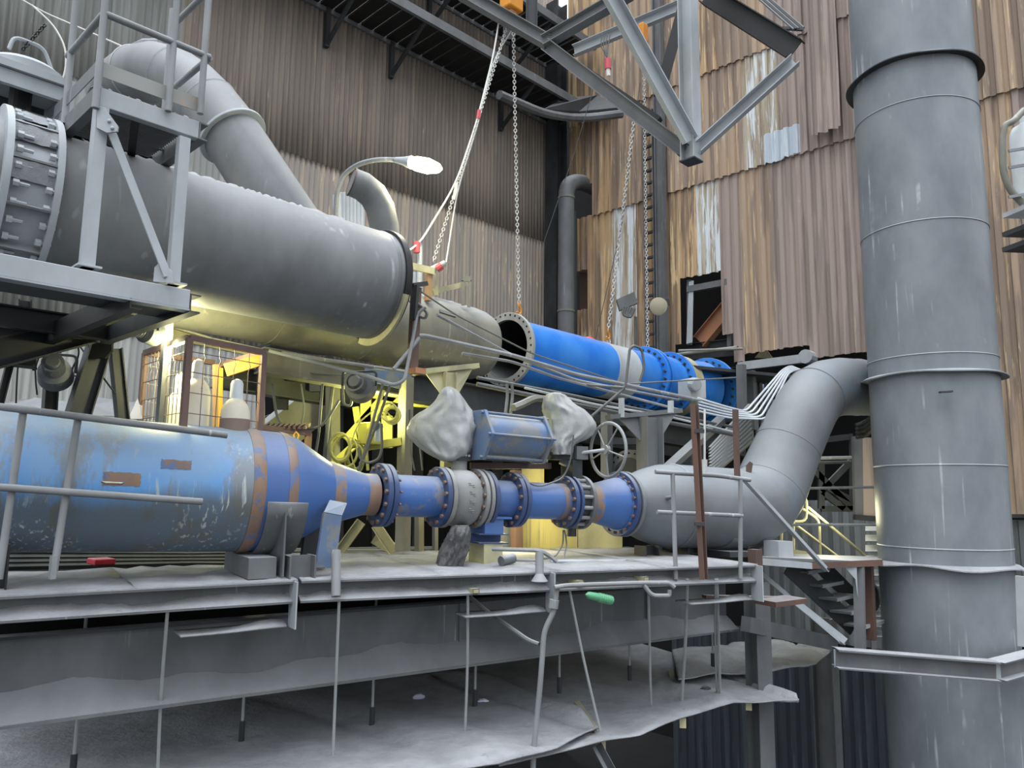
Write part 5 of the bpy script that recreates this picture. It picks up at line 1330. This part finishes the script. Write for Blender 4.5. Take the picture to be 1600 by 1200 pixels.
for a, b, lab in (((1262, 763, 10.6), (1374, 761, 10.2), 'upper thin grey rail between the elbow and the round stack'), ((1228, 820, 10.4), (1374, 820, 10.1), 'lower thin grey rail between the elbow and the round stack')):
    line('horizontal_rail', lab, [V(*a), V(*b)], .02, 'rail', 'rail')
r_ = thing('stair_rail', 'yellow-lit tube railing of the upper stair flight behind the elbow', 'handrail', V(1250, 870, 11))
for pts in ([(1240, 865, 11), (1240, 795, 11), (1250, 772, 11), (1260, 780, 11), (1260, 815, 11), (1225, 815, 11)], [(1243, 788, 11), (1280, 812, 11), (1282, 870, 11)], [(1243, 820, 11), (1312, 872, 11)], [(1262, 792, 11), (1352, 868, 11.2)], [(1220, 870, 11), (1222, 815, 11), (1240, 812, 11)]):
    MB().tube([V(*p) for p in pts], .02, 8, rnd=.1).build('rail_tube', M['cream'], r_, smooth=True)
m = MB(); m.plate([V(1205, 853, 10.6), V(1262, 862, 10.9), V(1262, 872, 10.9), V(1205, 872, 10.6)], .05); tag(m.build('lit_beam', M['cream']), 'low bright yellow-lit beam behind the landing', 'beam')
r_ = thing('wall_panel', 'brown ribbed steel door panel on the dark wall left of the stack', 'panel', V(1350, 800, 11.8))
MB().plate([V(1332, 682, 11.8), V(1345, 680, 11.8), V(1347, 806, 11.8), V(1335, 806, 11.8)], .08).build('grey_jamb', M['grey'], r_)
MB().plate([V(1346, 684, 11.8), V(1380, 684, 11.7), V(1384, 808, 11.7), V(1347, 806, 11.8)], .06).build('brown_leaf', M['w2mauve'], r_)
MB().bar(V(1335, 808, 11.6), V(1385, 812, 11.6), .1, .08).build('sill', M['dark'], r_)
r_ = thing('dark_window', 'dark opening with crossed braces between the elbow and the brown panel', 'window', V(1305, 795, 12.0))
for a, b in (((1262, 690), (1332, 682)), ((1283, 795), (1333, 795)), ((1332, 682), (1333, 795)), ((1283, 720), (1283, 795)), ((1265, 728), (1332, 795)), ((1335, 715), (1283, 768)), ((1284, 768), (1318, 795)), ((1284, 758), (1332, 782))):
    MB().bar(V(*a, 12.0), V(*b, 12.0), .06, .09).build('brace_bar', M['dark'], r_)
for y_, mt in ((716, 'rail'), (723, 'dark')): MB().cyl(V(1272, y_, 11.6), V(1330, y_-1, 11.6), .025, 8).build('cross_tube', M[mt], r_)
for k, (y0, y1, lab) in enumerate(((820, 880, 'louvred dark vent beside the stack above the landing'), (890, 1000, 'louvred dark vent beside the stack below the landing'))):
    r_ = thing('louvre_vent', lab, 'vent', V(1365, y1, 11.2))
    y_ = y0
    while y_ < y1:
        MB().plate([V(1352, y_, 11.2), V(1392, y_, 11.2), V(1392, y_+10, 11.0), V(1352, y_+10, 11.0)], .01).build('louvre_blade', M['grey'], r_); y_ += 16
line('grab_bar', 'bent dark handle bar beside the lower louvred vent', [V(1362, 912, 10.8), V(1370, 920, 10.8), V(1372, 945, 10.8), V(1364, 955, 10.8)], .03, 'black', 'handle', .1)
for k in range(4):
    line('wall_pipe', ('lowest', 'second lowest', 'second highest', 'highest')[k]+' of four dark bent pipes curving beneath the elbow by the stack', [V(1338, 683-6*k, 11.2), V(1352, 681-7*k, 11.2), V(1362, 672-7*k, 11.0), V(1370, 660-8*k, 11)], .035, 'dark', 'pipe', .2)
for k in range(7):
    a = V(1172+8*k, 585, 13.6); b = Vector((a.x, a.y, V(1172+8*k, 700, 13.6).z))
    line('riser_pipe', ('first', 'second', 'third', 'fourth', 'fifth', 'sixth', 'last')[k]+' from the left of the vertical grey riser pipes behind the white conduits', [a, b], .03, 'rail', 'pipe', 0, 'vertical riser pipes')
m = MB(); m.bar(V(1158, 570, 12.4), V(1160, 672, 12.4), .12, .12, up=E1); m.bar(V(1170, 580, 12.9), V(1173, 672, 12.9), .2, .1, up=E1); tag(m.build('grey_wall_post', M['grey']), 'grey post at the right end of the bright blue valve', 'post')
m = MB(); m.box(V(1420, 640, 11.6), E1*.8, E2*.5, UP*1.2); 
wcp = [(1222, 573), (1228, 573), (1234, 574), (1240, 576), (1246, 578)]
for k in range(5):
    x0 = 1222+2.5*k; xb = 1165+8*k
    line('white_conduit', ('leftmost', 'second', 'middle', 'fourth', 'rightmost')[k]+' of five white conduits sweeping up beside the grey elbow', [V(1090, 622+5*k, 9.3), V(1140, 637+4*k, 9.5), V(xb, 643+3*k, 9.7), V(x0, 578+1.2*k, 10.6), V(x0+14, 571+1.5*k, 10.8), V(x0+30, 580, 11.2)], .013, 'white', 'conduit', .12, 'white conduits')
# far right gas bottle with hoses
r_ = thing('air_bottle', 'pale blue gas bottle with hose hanging on the wall at the right edge', 'gas cylinder', V(1600, 330, 8.0))
bp = V(1612, 312, 8.0)
MB().lathe(bp, UP, [(0, .16), (.75, .16), (.83, .13), (.88, .05), (.95, .05), (.97, .02)], 24).build('bottle_body', M['white'], r_, smooth=True)
MB().cyl(bp+UP*.95, bp+UP*1.02, .05, 10).build('red_knob', M['red'], r_)
MB().tube([V(1600, 172, 7.9), V(1583, 190, 7.85), V(1570, 195, 7.85), V(1566, 215, 7.85), V(1567, 270, 7.85), V(1580, 300, 7.85), V(1598, 318, 7.85)], .035, 10, rnd=.2).build('hose', M['olive'], r_, smooth=True)
for y_ in (236, 262, 308): MB().bar(V(1576, y_, 7.8), V(1625, y_-8, 7.8), .02, .03).build('strap', M['rail'], r_)
for y_ in (330, 360, 384): MB().bar(V(1584, y_, 7.9), V(1640, y_+2, 8.0), .3, .05).build('shelf_bracket', M['dark' if y_ > 335 else 'galv'], r_)
m = MB(); m.bar(V(1594, 900, 8.2), V(1598, 1010, 8.2), .08, .05, up=E1); tag(m.build('edge_post', M['light']), 'light grey post fragment at the right edge above the stack beam', 'post')

# ================================================================== MACHINERY BEHIND THE VALVES
# dark shelter deck under the rear pipes
r_ = thing('pipe_rack', 'long dusty rack beam carrying rear pipes and conduit, across the middle', 'pipe rack', V(700, 620, 8.3))
def rk(px): return 8.0*(2300-600)/(2300-px)
RA_, RB_ = V(405, 563, rk(405)), V(1170, 700, rk(1170))
RD = (RB_-RA_).normalized(); RN = Vector((-RD.y, RD.x, 0)).normalized()
MB().ibeam(station(RA_, RB_, 405), station(RA_, RB_, 640), .2, .24, .015).build('rack_beam', M['olive'], r_)
MB().ibeam(station(RA_, RB_, 640), station(RA_, RB_, 1165), .2, .3, .015).build('rack_beam', M['dark'], r_)
MB().ibeam(station(RA_, RB_, 405)+RN*1.3, station(RA_, RB_, 1165)+RN*1.3, .2, .26, .015).build('rear_beam', M['dark'], r_)
for i in range(14):
    px = 420+56*i; p = station(RA_, RB_, px)
    MB().bar(p+UP*.1, p+RN*1.3+UP*.1, .12, .06).build('cross_bearer', M['dark'], r_)
MB().bar(station(RA_, RB_, 560)+UP*.05-RN*.12, station(RA_, RB_, 632)+UP*.02-RN*.12, .02, .17).build('blue_plate', M['bluegrey'], r_)
# T-head posts with gussets
def tpost(lab, px, ytop, x0, x1, ybot, d, mt, wpost, half):
    q = thing('gusseted_post', lab, 'post', V(px, ybot, d))
    a = V(px, ytop, d); b = Vector((a.x, a.y, V(px, ybot, d).z))
    MB().ibeam(b, a, wpost, wpost, .012, up=HR).build('post_shaft', M[mt], q)
    MB().bar(V(x0, ytop+ (a.z*0), d-.1), V(x1, ytop-10, d+.25), .12, .05).build('head_plate', M[mt], q)
    MB().plate([V(x0+18, ytop+3, d-.05), V(x1-6, ytop-7, d+.2), V(px+wpost*70, ytop+half, d+.05), V(px-wpost*70, ytop+half, d-.03)], .015).build('gusset', M[mt], q)
    return q
tpost('grey gusseted post with triangular head above the grey elbow pipe', 1015, 652, 950, 1062, 760, 8.6, 'grey', .22, 36)
tpost('yellowish gusseted post with triangular head behind the wrapped actuator', 703, 582, 648, 745, 730, 7.6, 'cream', .12, 42)
r_ = thing('timber_frame_post', 'tall pale yellow-lit post with brackets right of the coiled cables', 'post', V(630, 860, 8.0))
MB().bar(V(635, 590, 8.0), V(629, 860, 8.0), .13, .1, up=E1).build('post_shaft', M['olive'], r_)
MB().bar(V(570, 698, 8.0), V(628, 690, 8.0), .1, .08).build('bracket_arm', M['yellow'], r_)
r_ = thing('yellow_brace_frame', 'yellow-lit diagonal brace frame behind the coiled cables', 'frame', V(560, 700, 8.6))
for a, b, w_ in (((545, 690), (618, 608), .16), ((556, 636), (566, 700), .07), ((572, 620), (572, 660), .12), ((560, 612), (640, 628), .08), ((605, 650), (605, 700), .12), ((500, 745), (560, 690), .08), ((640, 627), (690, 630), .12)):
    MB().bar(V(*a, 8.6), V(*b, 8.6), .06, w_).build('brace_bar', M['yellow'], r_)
MB().bar(V(585, 840, 8.4), V(615, 858, 8.4), .08, .12).build('foot_brace', M['cream'], r_)
for a, b, lab in (((525, 870, 8.2), (565, 815, 8.2), 'left olive diagonal brace under the first blue flange'), ((588, 820, 8.2), (616, 862, 8.2), 'right pale diagonal brace under the first blue flange')):
    m = MB(); m.chan(V(*a), V(*b), .06, .1); tag(m.build('diagonal_brace', M['cream']), lab, 'strut')
rnd_ = random.Random(4)
def coil(lab, cx, cy, rx_, ry_, d, mt, n=5, r=.012):
    q = thing('cable_coil', lab, 'cable', V(cx, cy+ry_, d))
    for k in range(n):
        ox, oy, sx = rnd_.uniform(-6, 6), rnd_.uniform(-5, 5), rnd_.uniform(.75, 1.1)
        MB().tube([V(cx+ox+rx_*sx*math.cos(2*PI*i/20), cy+oy+ry_*sx*math.sin(2*PI*i/20), d+.03*k) for i in range(20)], r, 6, closed=True).build('cable_loop', M[mt], q, smooth=True)
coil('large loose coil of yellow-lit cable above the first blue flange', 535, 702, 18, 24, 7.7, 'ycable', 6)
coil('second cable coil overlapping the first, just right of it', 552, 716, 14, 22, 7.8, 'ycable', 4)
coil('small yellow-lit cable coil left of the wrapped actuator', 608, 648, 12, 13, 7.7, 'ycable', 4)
for pts, lab in (([(598, 600), (575, 690), (560, 735)], 'long hose slanting down past the yellow brace, left'), ([(610, 600), (590, 660), (568, 715), (562, 725)], 'long hose slanting down past the yellow brace, right'), ([(596, 662), (597, 700), (592, 718), (575, 724), (563, 718), (560, 700)], 'thick hose bending in a U above the blue spool'),
                 ([(425, 600), (432, 650), (445, 670), (480, 672), (505, 665), (530, 625)], 'long grey cable sagging between the cage and the finned floodlight'), ([(504, 600), (498, 680), (492, 715)], 'straight thin cable hanging behind the big blue cone'), ([(535, 600), (537, 632), (548, 635), (552, 610)], 'cable loop below the finned floodlight'),
                 ([(415, 568), (480, 583), (560, 588)], 'thin pipe along the rack beam left of the finned floodlight')):
    line('hose', lab, [V(x_, y_, 7.5) for x_, y_ in pts], .014, 'cable', 'hose', .3)
r_ = thing('pressure_transmitter', 'small blue and white pressure transmitter among the yellow-lit cables', 'instrument', V(590, 690, 7.6))
MB().cyl(V(586, 665, 7.55), V(592, 667, 7.7), .045, 14).build('head', M['bluegrey'], r_, smooth=True); MB().cyl(V(590, 668, 7.6), V(590, 690, 7.6), .03, 12).build('body', M['white'], r_, smooth=True)
m = MB(); m.box(V(578, 678, 7.9), E1*.2, E2*.15, UP*.22); tag(m.build('junction_box', M['yellow'], bev=.01), 'yellow-lit junction box left of the pressure transmitter', 'box')
r_ = thing('snatch_hook', 'small yellow snap hook hanging from the brown rail above the blue cone', 'hook', V(463, 700, 6.8))
MB().tube([V(463, 675, 6.8), V(467, 680, 6.8), V(465, 687, 6.8), V(460, 687, 6.8), V(459, 680, 6.8)], .008, 6, closed=True).build('yellow_loop', M['amber'], r_); MB().lathe(V(463, 688, 6.8), -UP, [(0, .015), (.02, .035), (.07, .03), (.1, .015)], 12).build('swivel_body', M['grey'], r_, smooth=True)
r_ = thing('brown_grating_frame', 'rusty brown frame with slatted top behind the big blue cone', 'frame', V(450, 700, 7.2))
MB().bar(V(410, 668, 7.2), V(486, 677, 7.4), .05, .05).build('front_rail', M['rustcage'], r_); MB().bar(V(482, 677, 7.4), V(480, 715, 7.4), .05, .05, up=E1).build('upright', M['timber'], r_)
for k in range(9): MB().bar(V(412+8*k, 668, 7.25), V(420+8*k, 663, 7.6), .02, .03).build('slat', M['rustcage'], r_)
r_ = thing('inclined_chute', 'wide inclined grey chute channel behind the gas cage', 'chute', V(450, 660, 9.0))
MB().bar(V(420, 690, 9.0), V(540, 590, 9.6), .3, .42).build('chute_trough', M['olive'], r_); MB().bar(V(415, 672, 8.9), V(530, 588, 9.4), .06, .06).build('chute_rim', M['grey'], r_)
for a, b, lab in (((408, 610, 9.5), (520, 560, 10), 'upper sloping grey angle behind the cage'), ((410, 660, 9.3), (520, 620, 9.8), 'middle sloping grey angle behind the cage'), ((443, 575, 8.8), (441, 640, 8.8), 'thin grey upright under the rack beam'), ((493, 580, 8.8), (493, 612, 8.8), 'short grey hanger under the rack beam')):
    m = MB(); m.bar(V(*a), V(*b), .08, .12); tag(m.build('rack_brace', M['dark']), lab, 'strut')
# conduits running along the rack in front of the blue pipe
cps = [([(640, 528, 6.9), (660, 524, 7.0), (800, 555, 7.6), (900, 585, 8.2), (1090, 625, 9.3), (1155, 645, 9.8)], .022, 'rail', 'main conduit bending down at the red-brown post and running right across the blue pipe mouth'),
       ([(683, 492, 7.0), (800, 555, 7.8), (900, 594, 8.5), (1060, 625, 9.2)], .016, 'rail', 'straight rod slanting down from the rear pipe lug across the open mouth'),
       ([(722, 552, 7.3), (800, 565, 7.7), (870, 590, 8.1), (1060, 640, 9.0)], .015, 'rail', 'lower thin conduit with cut end passing the blue pipe mouth'),
       ([(622, 432, 7.0), (712, 492, 7.6), (830, 552, 8.2), (975, 600, 9.0), (1150, 590, 10.5)], .009, 'cable', 'thin dark cable crossing over the open pipe mouth and the blue pipe'),
       ([(745, 590, 7.9), (880, 615, 8.4), (1000, 640, 8.9), (1150, 668, 9.7)], .018, 'cable', 'conduit along the rack under the bright blue pipe, upper'),
       ([(745, 600, 7.9), (880, 628, 8.4), (1000, 652, 8.9), (1150, 680, 9.7)], .024, 'cable', 'conduit along the rack under the bright blue pipe, lower'),
       ([(820, 606, 8.0), (930, 632, 8.5), (1040, 650, 9.0), (1150, 676, 9.6)], .014, 'galv', 'bright thin conduit under the bright blue pipe'),
       ([(655, 528, 6.85), (642, 545, 6.8), (615, 577, 6.7)], .018, 'rail', 'conduit leg sloping left from the bend at the red-brown post'),
       ([(665, 480, 6.85), (652, 490, 6.85), (645, 530, 6.8), (632, 595, 6.7), (615, 602, 6.7), (575, 588, 6.8), (420, 548, 6.6)], .016, 'rail', 'long hose swinging down the red-brown post then left under the rear pipe'),
       ([(652, 474, 6.9), (660, 480, 6.9), (668, 490, 6.9), (664, 498, 6.9), (655, 494, 6.9)], .014, 'cable', 'short hose loop beside the red-brown post'),
       ([(618, 448, 7.2), (632, 452, 7.2), (640, 470, 7.2), (648, 480, 7.1)], .014, 'cable', 'hose leaving the huge pipe rim toward the red-brown post'),
       ([(440, 552, 6.9), (560, 570, 7.2), (640, 582, 7.4)], .018, 'rail', 'thin pipe on top of the rack beam under the rear pipe'),
       ([(1060, 548, 12), (1160, 545, 12)], .02, 'olive', 'thin level pipe right of the blue pipe end'),
       ([(905, 600, 8.3), (976, 606, 8.3), (978, 598, 8.3), (984, 545, 8.3), (990, 540, 8.3), (1003, 545, 8.4), (1007, 575, 8.4), (1000, 595, 8.4)], .015, 'cable', 'grey hoop conduit rising over the grey band of the blue pipe'),
       ([(976, 606, 8.3), (958, 622, 8.3), (925, 650, 8.3)], .015, 'cable', 'conduit leg dropping left from the hoop')]
for pts, rad_, mt, lab in cps: line('rack_conduit', lab, [V(*p) for p in pts], rad_, mt, 'conduit', .12, None, 8)
line('fat_hose', 'fat grey hose with brass end between the actuator and fabric cover', [V(802, 637, 7.7), V(815, 632, 7.8), V(835, 622, 7.9), V(850, 623, 8.0)], .04, 'olive', 'hose', .1)
for x_ in (792, 800): line('bent_conduit', ('left' if x_ == 792 else 'right')+' bent conduit dropping behind the blue actuator', [V(x_, 600, 7.9), V(x_+1, 618, 7.9), V(x_-2, 645, 7.8)], .018, 'cable', 'conduit', .1)
for x_, lab in ((685/1+197, 'left'), (1050, 'right')): pass
for x_, y0, y1, lab in ((971, 622, 652, 'left small galvanised upright on the gusseted post head'), (1048, 626, 645, 'right small galvanised upright on the gusseted post head')):
    m = MB(); m.bar(V(x_, y0, 8.5), V(x_, y1, 8.5), .06, .03, up=E1); tag(m.build('strut_channel', M['galv']), lab, 'bracket')
# black partition added as stand-in for deep shade, with things in front
r_ = thing('backdrop_housing', 'black housing added as a dark backdrop behind the valves', 'housing', V(780, 860, 11))
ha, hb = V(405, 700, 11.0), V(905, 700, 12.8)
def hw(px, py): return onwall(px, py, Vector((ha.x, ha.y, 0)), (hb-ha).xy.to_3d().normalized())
MB().plate([hw(400, 570), hw(1165, 600), hw(1165, 900), hw(400, 900)], .1).build('shade_backdrop_panel', M['void'], r_)
tp = hw(1165, 560); lp_ = hw(400, 545)
MB().plate([lp_, Vector((tp.x, tp.y, lp_.z)), Vector((tp.x, tp.y, lp_.z))-hd(-40)*1.2, lp_-hd(-40)*1.8], .05).build('backdrop_top', M['dark'], r_)
for k in range(9):
    x_ = 520+62*k; MB().bar(hw(x_, 600)-hd(-40)*.15, hw(x_, 880)-hd(-40)*.15, .12, .12, up=E1).build('frame_upright', M['dark'], r_)
for k, (a, b) in enumerate((((900, 650), (1000, 640)), ((905, 690), (1000, 690)), ((1040, 735), (1130, 660)), ((640, 760), (760, 745)))):
    MB().bar(hw(*a)-hd(-40)*.3, hw(*b)-hd(-40)*.3, .1, .12).build('frame_tie', M['dark'], r_)
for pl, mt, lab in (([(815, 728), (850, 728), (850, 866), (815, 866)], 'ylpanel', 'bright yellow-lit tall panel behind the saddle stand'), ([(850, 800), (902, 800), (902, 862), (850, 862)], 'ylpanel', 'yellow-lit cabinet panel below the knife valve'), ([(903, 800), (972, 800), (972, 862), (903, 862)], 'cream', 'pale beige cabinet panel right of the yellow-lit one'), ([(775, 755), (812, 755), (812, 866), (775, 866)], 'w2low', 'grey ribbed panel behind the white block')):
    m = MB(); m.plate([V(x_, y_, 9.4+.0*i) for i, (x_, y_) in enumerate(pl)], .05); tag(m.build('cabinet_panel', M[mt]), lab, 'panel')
m = MB(); m.bar(V(806, 735, 9.1), V(808, 875, 9.0), .08, .12, up=E1); tag(m.build('brown_upright', M['rustred']), 'brown upright behind the saddle stand beside the yellow panel', 'post')
r_ = thing('dotted_flange', 'grey blind flange with bolt holes standing behind the handwheel', 'flange', V(985, 745, 8.9))
c = V(983, 742, 8.9); MB().lathe(c, hd(40), [(0, .2), (0, .29), (.04, .29), (.04, .2)], 40, False, False).build('flange_ring', M['grey'], r_, smooth=True)
ring_of(r_, 'bolt_hole', lambda m, c, d: m.cyl(c-d*.004, c+d*.004, .012, 8), M['void'], c, hd(40), .25, 20)
MB().cyl(c, c+hd(40)*.5, .2, 32).build('pipe_stub', M['dark'], r_, smooth=True)
for k in range(9):
    line('stacked_tube', ('lowest', 'second', 'third', 'fourth', 'fifth', 'sixth', 'seventh', 'eighth', 'top')[k]+' sloping grey tube of the bundle behind the brown posts', [V(1110, 742-5*k, 10.2+.05*k), V(1172, 690-7*k, 11)], .04, 'cable', 'tube', 0, 'sloping tubes behind the posts')
for k in range(4):
    y_ = 856+7*k if k < 2 else 872+5*(k-2)
    line('deck_conduit', ('top', 'second', 'third', 'bottom')[k]+' of the four long conduits along the back of the left deck', [V(-40, 862+8*k, 6.7), V(300, 864+5*k, 8.2), V(680, 858+8*k, 9.6)], .04, 'dark', 'conduit', 0, 'long conduits behind the deck')
m = MB(); m.box(V(158, 877, 6.5), E1*.16, E2*.2, UP*.05); tag(m.build('red_case', M['redbox'], bev=.01), 'small red case lying under the big pale blue pipe', 'case')
m = MB(); m.box(V(936, 660, 9.6), E1*1.6, E2*.6, UP*.1); tag(m.build('dark_shelf', M['dark']), 'dark ledge behind the handwheel top', 'shelf')
# dust mound at the foot of the grey wall, far left
P = []
for j in range(12):
    P.append([V(-60+14*i, 652, 7.6+.2*j)+UP*(.012*j+.05*math.sin(i*.9+j)*math.sin(j*.5)+random.uniform(0, .02)+(.06 if j > 1 else 0)) for i in range(22)])
tag(MB().grid(P).build('dust_mound', M['darkdust'], smooth='all', th=.01), 'lumpy grey dust mound at the foot of the wall, far left', 'dust', kind='stuff')
# wires at upper left
line('wall_wire', 'pale wire slanting across the grey wall to the duct elbow', [V(35, 0, 7.6), V(70, 20, 7.6), V(140, 50, 7.6), V(190, 72, 7.6)], .009, 'rope', 'wire', .1)
line('wall_wire', 'pale wire curling down behind the platform handrail', [V(50, 8, 7.0), V(85, 40, 7.0), V(103, 75, 7.0), V(103, 110, 7.0), V(92, 140, 7.0)], .009, 'rope', 'wire', .3)
chain('short black chain looping from the handrail to the bonnet', V(69, 40, 5.0), V(33, 80, 4.9), lk=.035, r=.005, mat='black')
# extra welds on the elbow, seams and small clutter behind the valves
for px, d_, lab in ((1180, 0, ''),):
    pass
for pts, lab, mt, rr_ in (([(470, 600), (476, 640), (470, 668)], 'thin hanging cable near the chute, left', 'cable', .01), ([(520, 600), (514, 650), (508, 700), (506, 740)], 'thick dark cable descending beside the chute', 'cable', .02),
                     ([(575, 735), (572, 700), (580, 660), (600, 610)], 'slack yellow-lit hose behind the transmitter', 'ycable', .016), ([(556, 735), (545, 700), (560, 660), (585, 640)], 'thin yellow-lit cable curving up to the brace', 'ycable', .008),
                     ([(640, 640), (640, 700), (648, 735)], 'thin cable hanging right of the pale post', 'cable', .01), ([(655, 690), (660, 735)], 'short cable beneath the pale cover', 'cable', .01),
                     ([(615, 655), (600, 640), (588, 650), (596, 668)], 'loose yellow-lit cable loop by the pale post', 'ycable', .01)):
    line('hanging_cable', lab, [V(x_, y_, 7.75) for x_, y_ in pts], rr_, mt, 'cable', .3)
for (a, b, lab, mt, w_) in (((408, 575, 8.4), (408, 690, 8.4), 'grey upright just right of the cage corner', 'grey', .06), ((520, 600, 8.8), (520, 740, 8.8), 'olive upright between chute and coils', 'olive', .12), ((655, 745, 9.2), (655, 868, 9.2), 'olive upright below the blue spool', 'olive', .08), ((680, 822, 9.0), (680, 868, 9.0), 'thin upright left of the dark wrapped bundle', 'grey', .05),
                        ((535, 862, 8.7), (640, 862, 9.0), 'low horizontal pipe behind the blue cone stand', 'rail', .05), ((535, 872, 8.2), (680, 872, 8.6), 'low grey channel behind the blue cone stand', 'grey', .07), ((945, 690, 9.4), (1000, 690, 9.6), 'dark horizontal bar behind the handwheel', 'dark', .08), ((1128, 655, 9.6), (1040, 735, 9.3), 'grey diagonal brace behind the red-brown channel', 'grey', .1),
                        ((948, 640, 9.0), (948, 745, 9.0), 'grey upright seen through the handwheel', 'grey', .1), ((1090, 640, 10), (1090, 735, 10), 'dark upright behind the tall red-brown channel', 'dark', .12)):
    m = MB(); m.bar(V(*a), V(*b), w_, w_, up=E1); tag(m.build('frame_member', M[mt]), lab, 'strut')
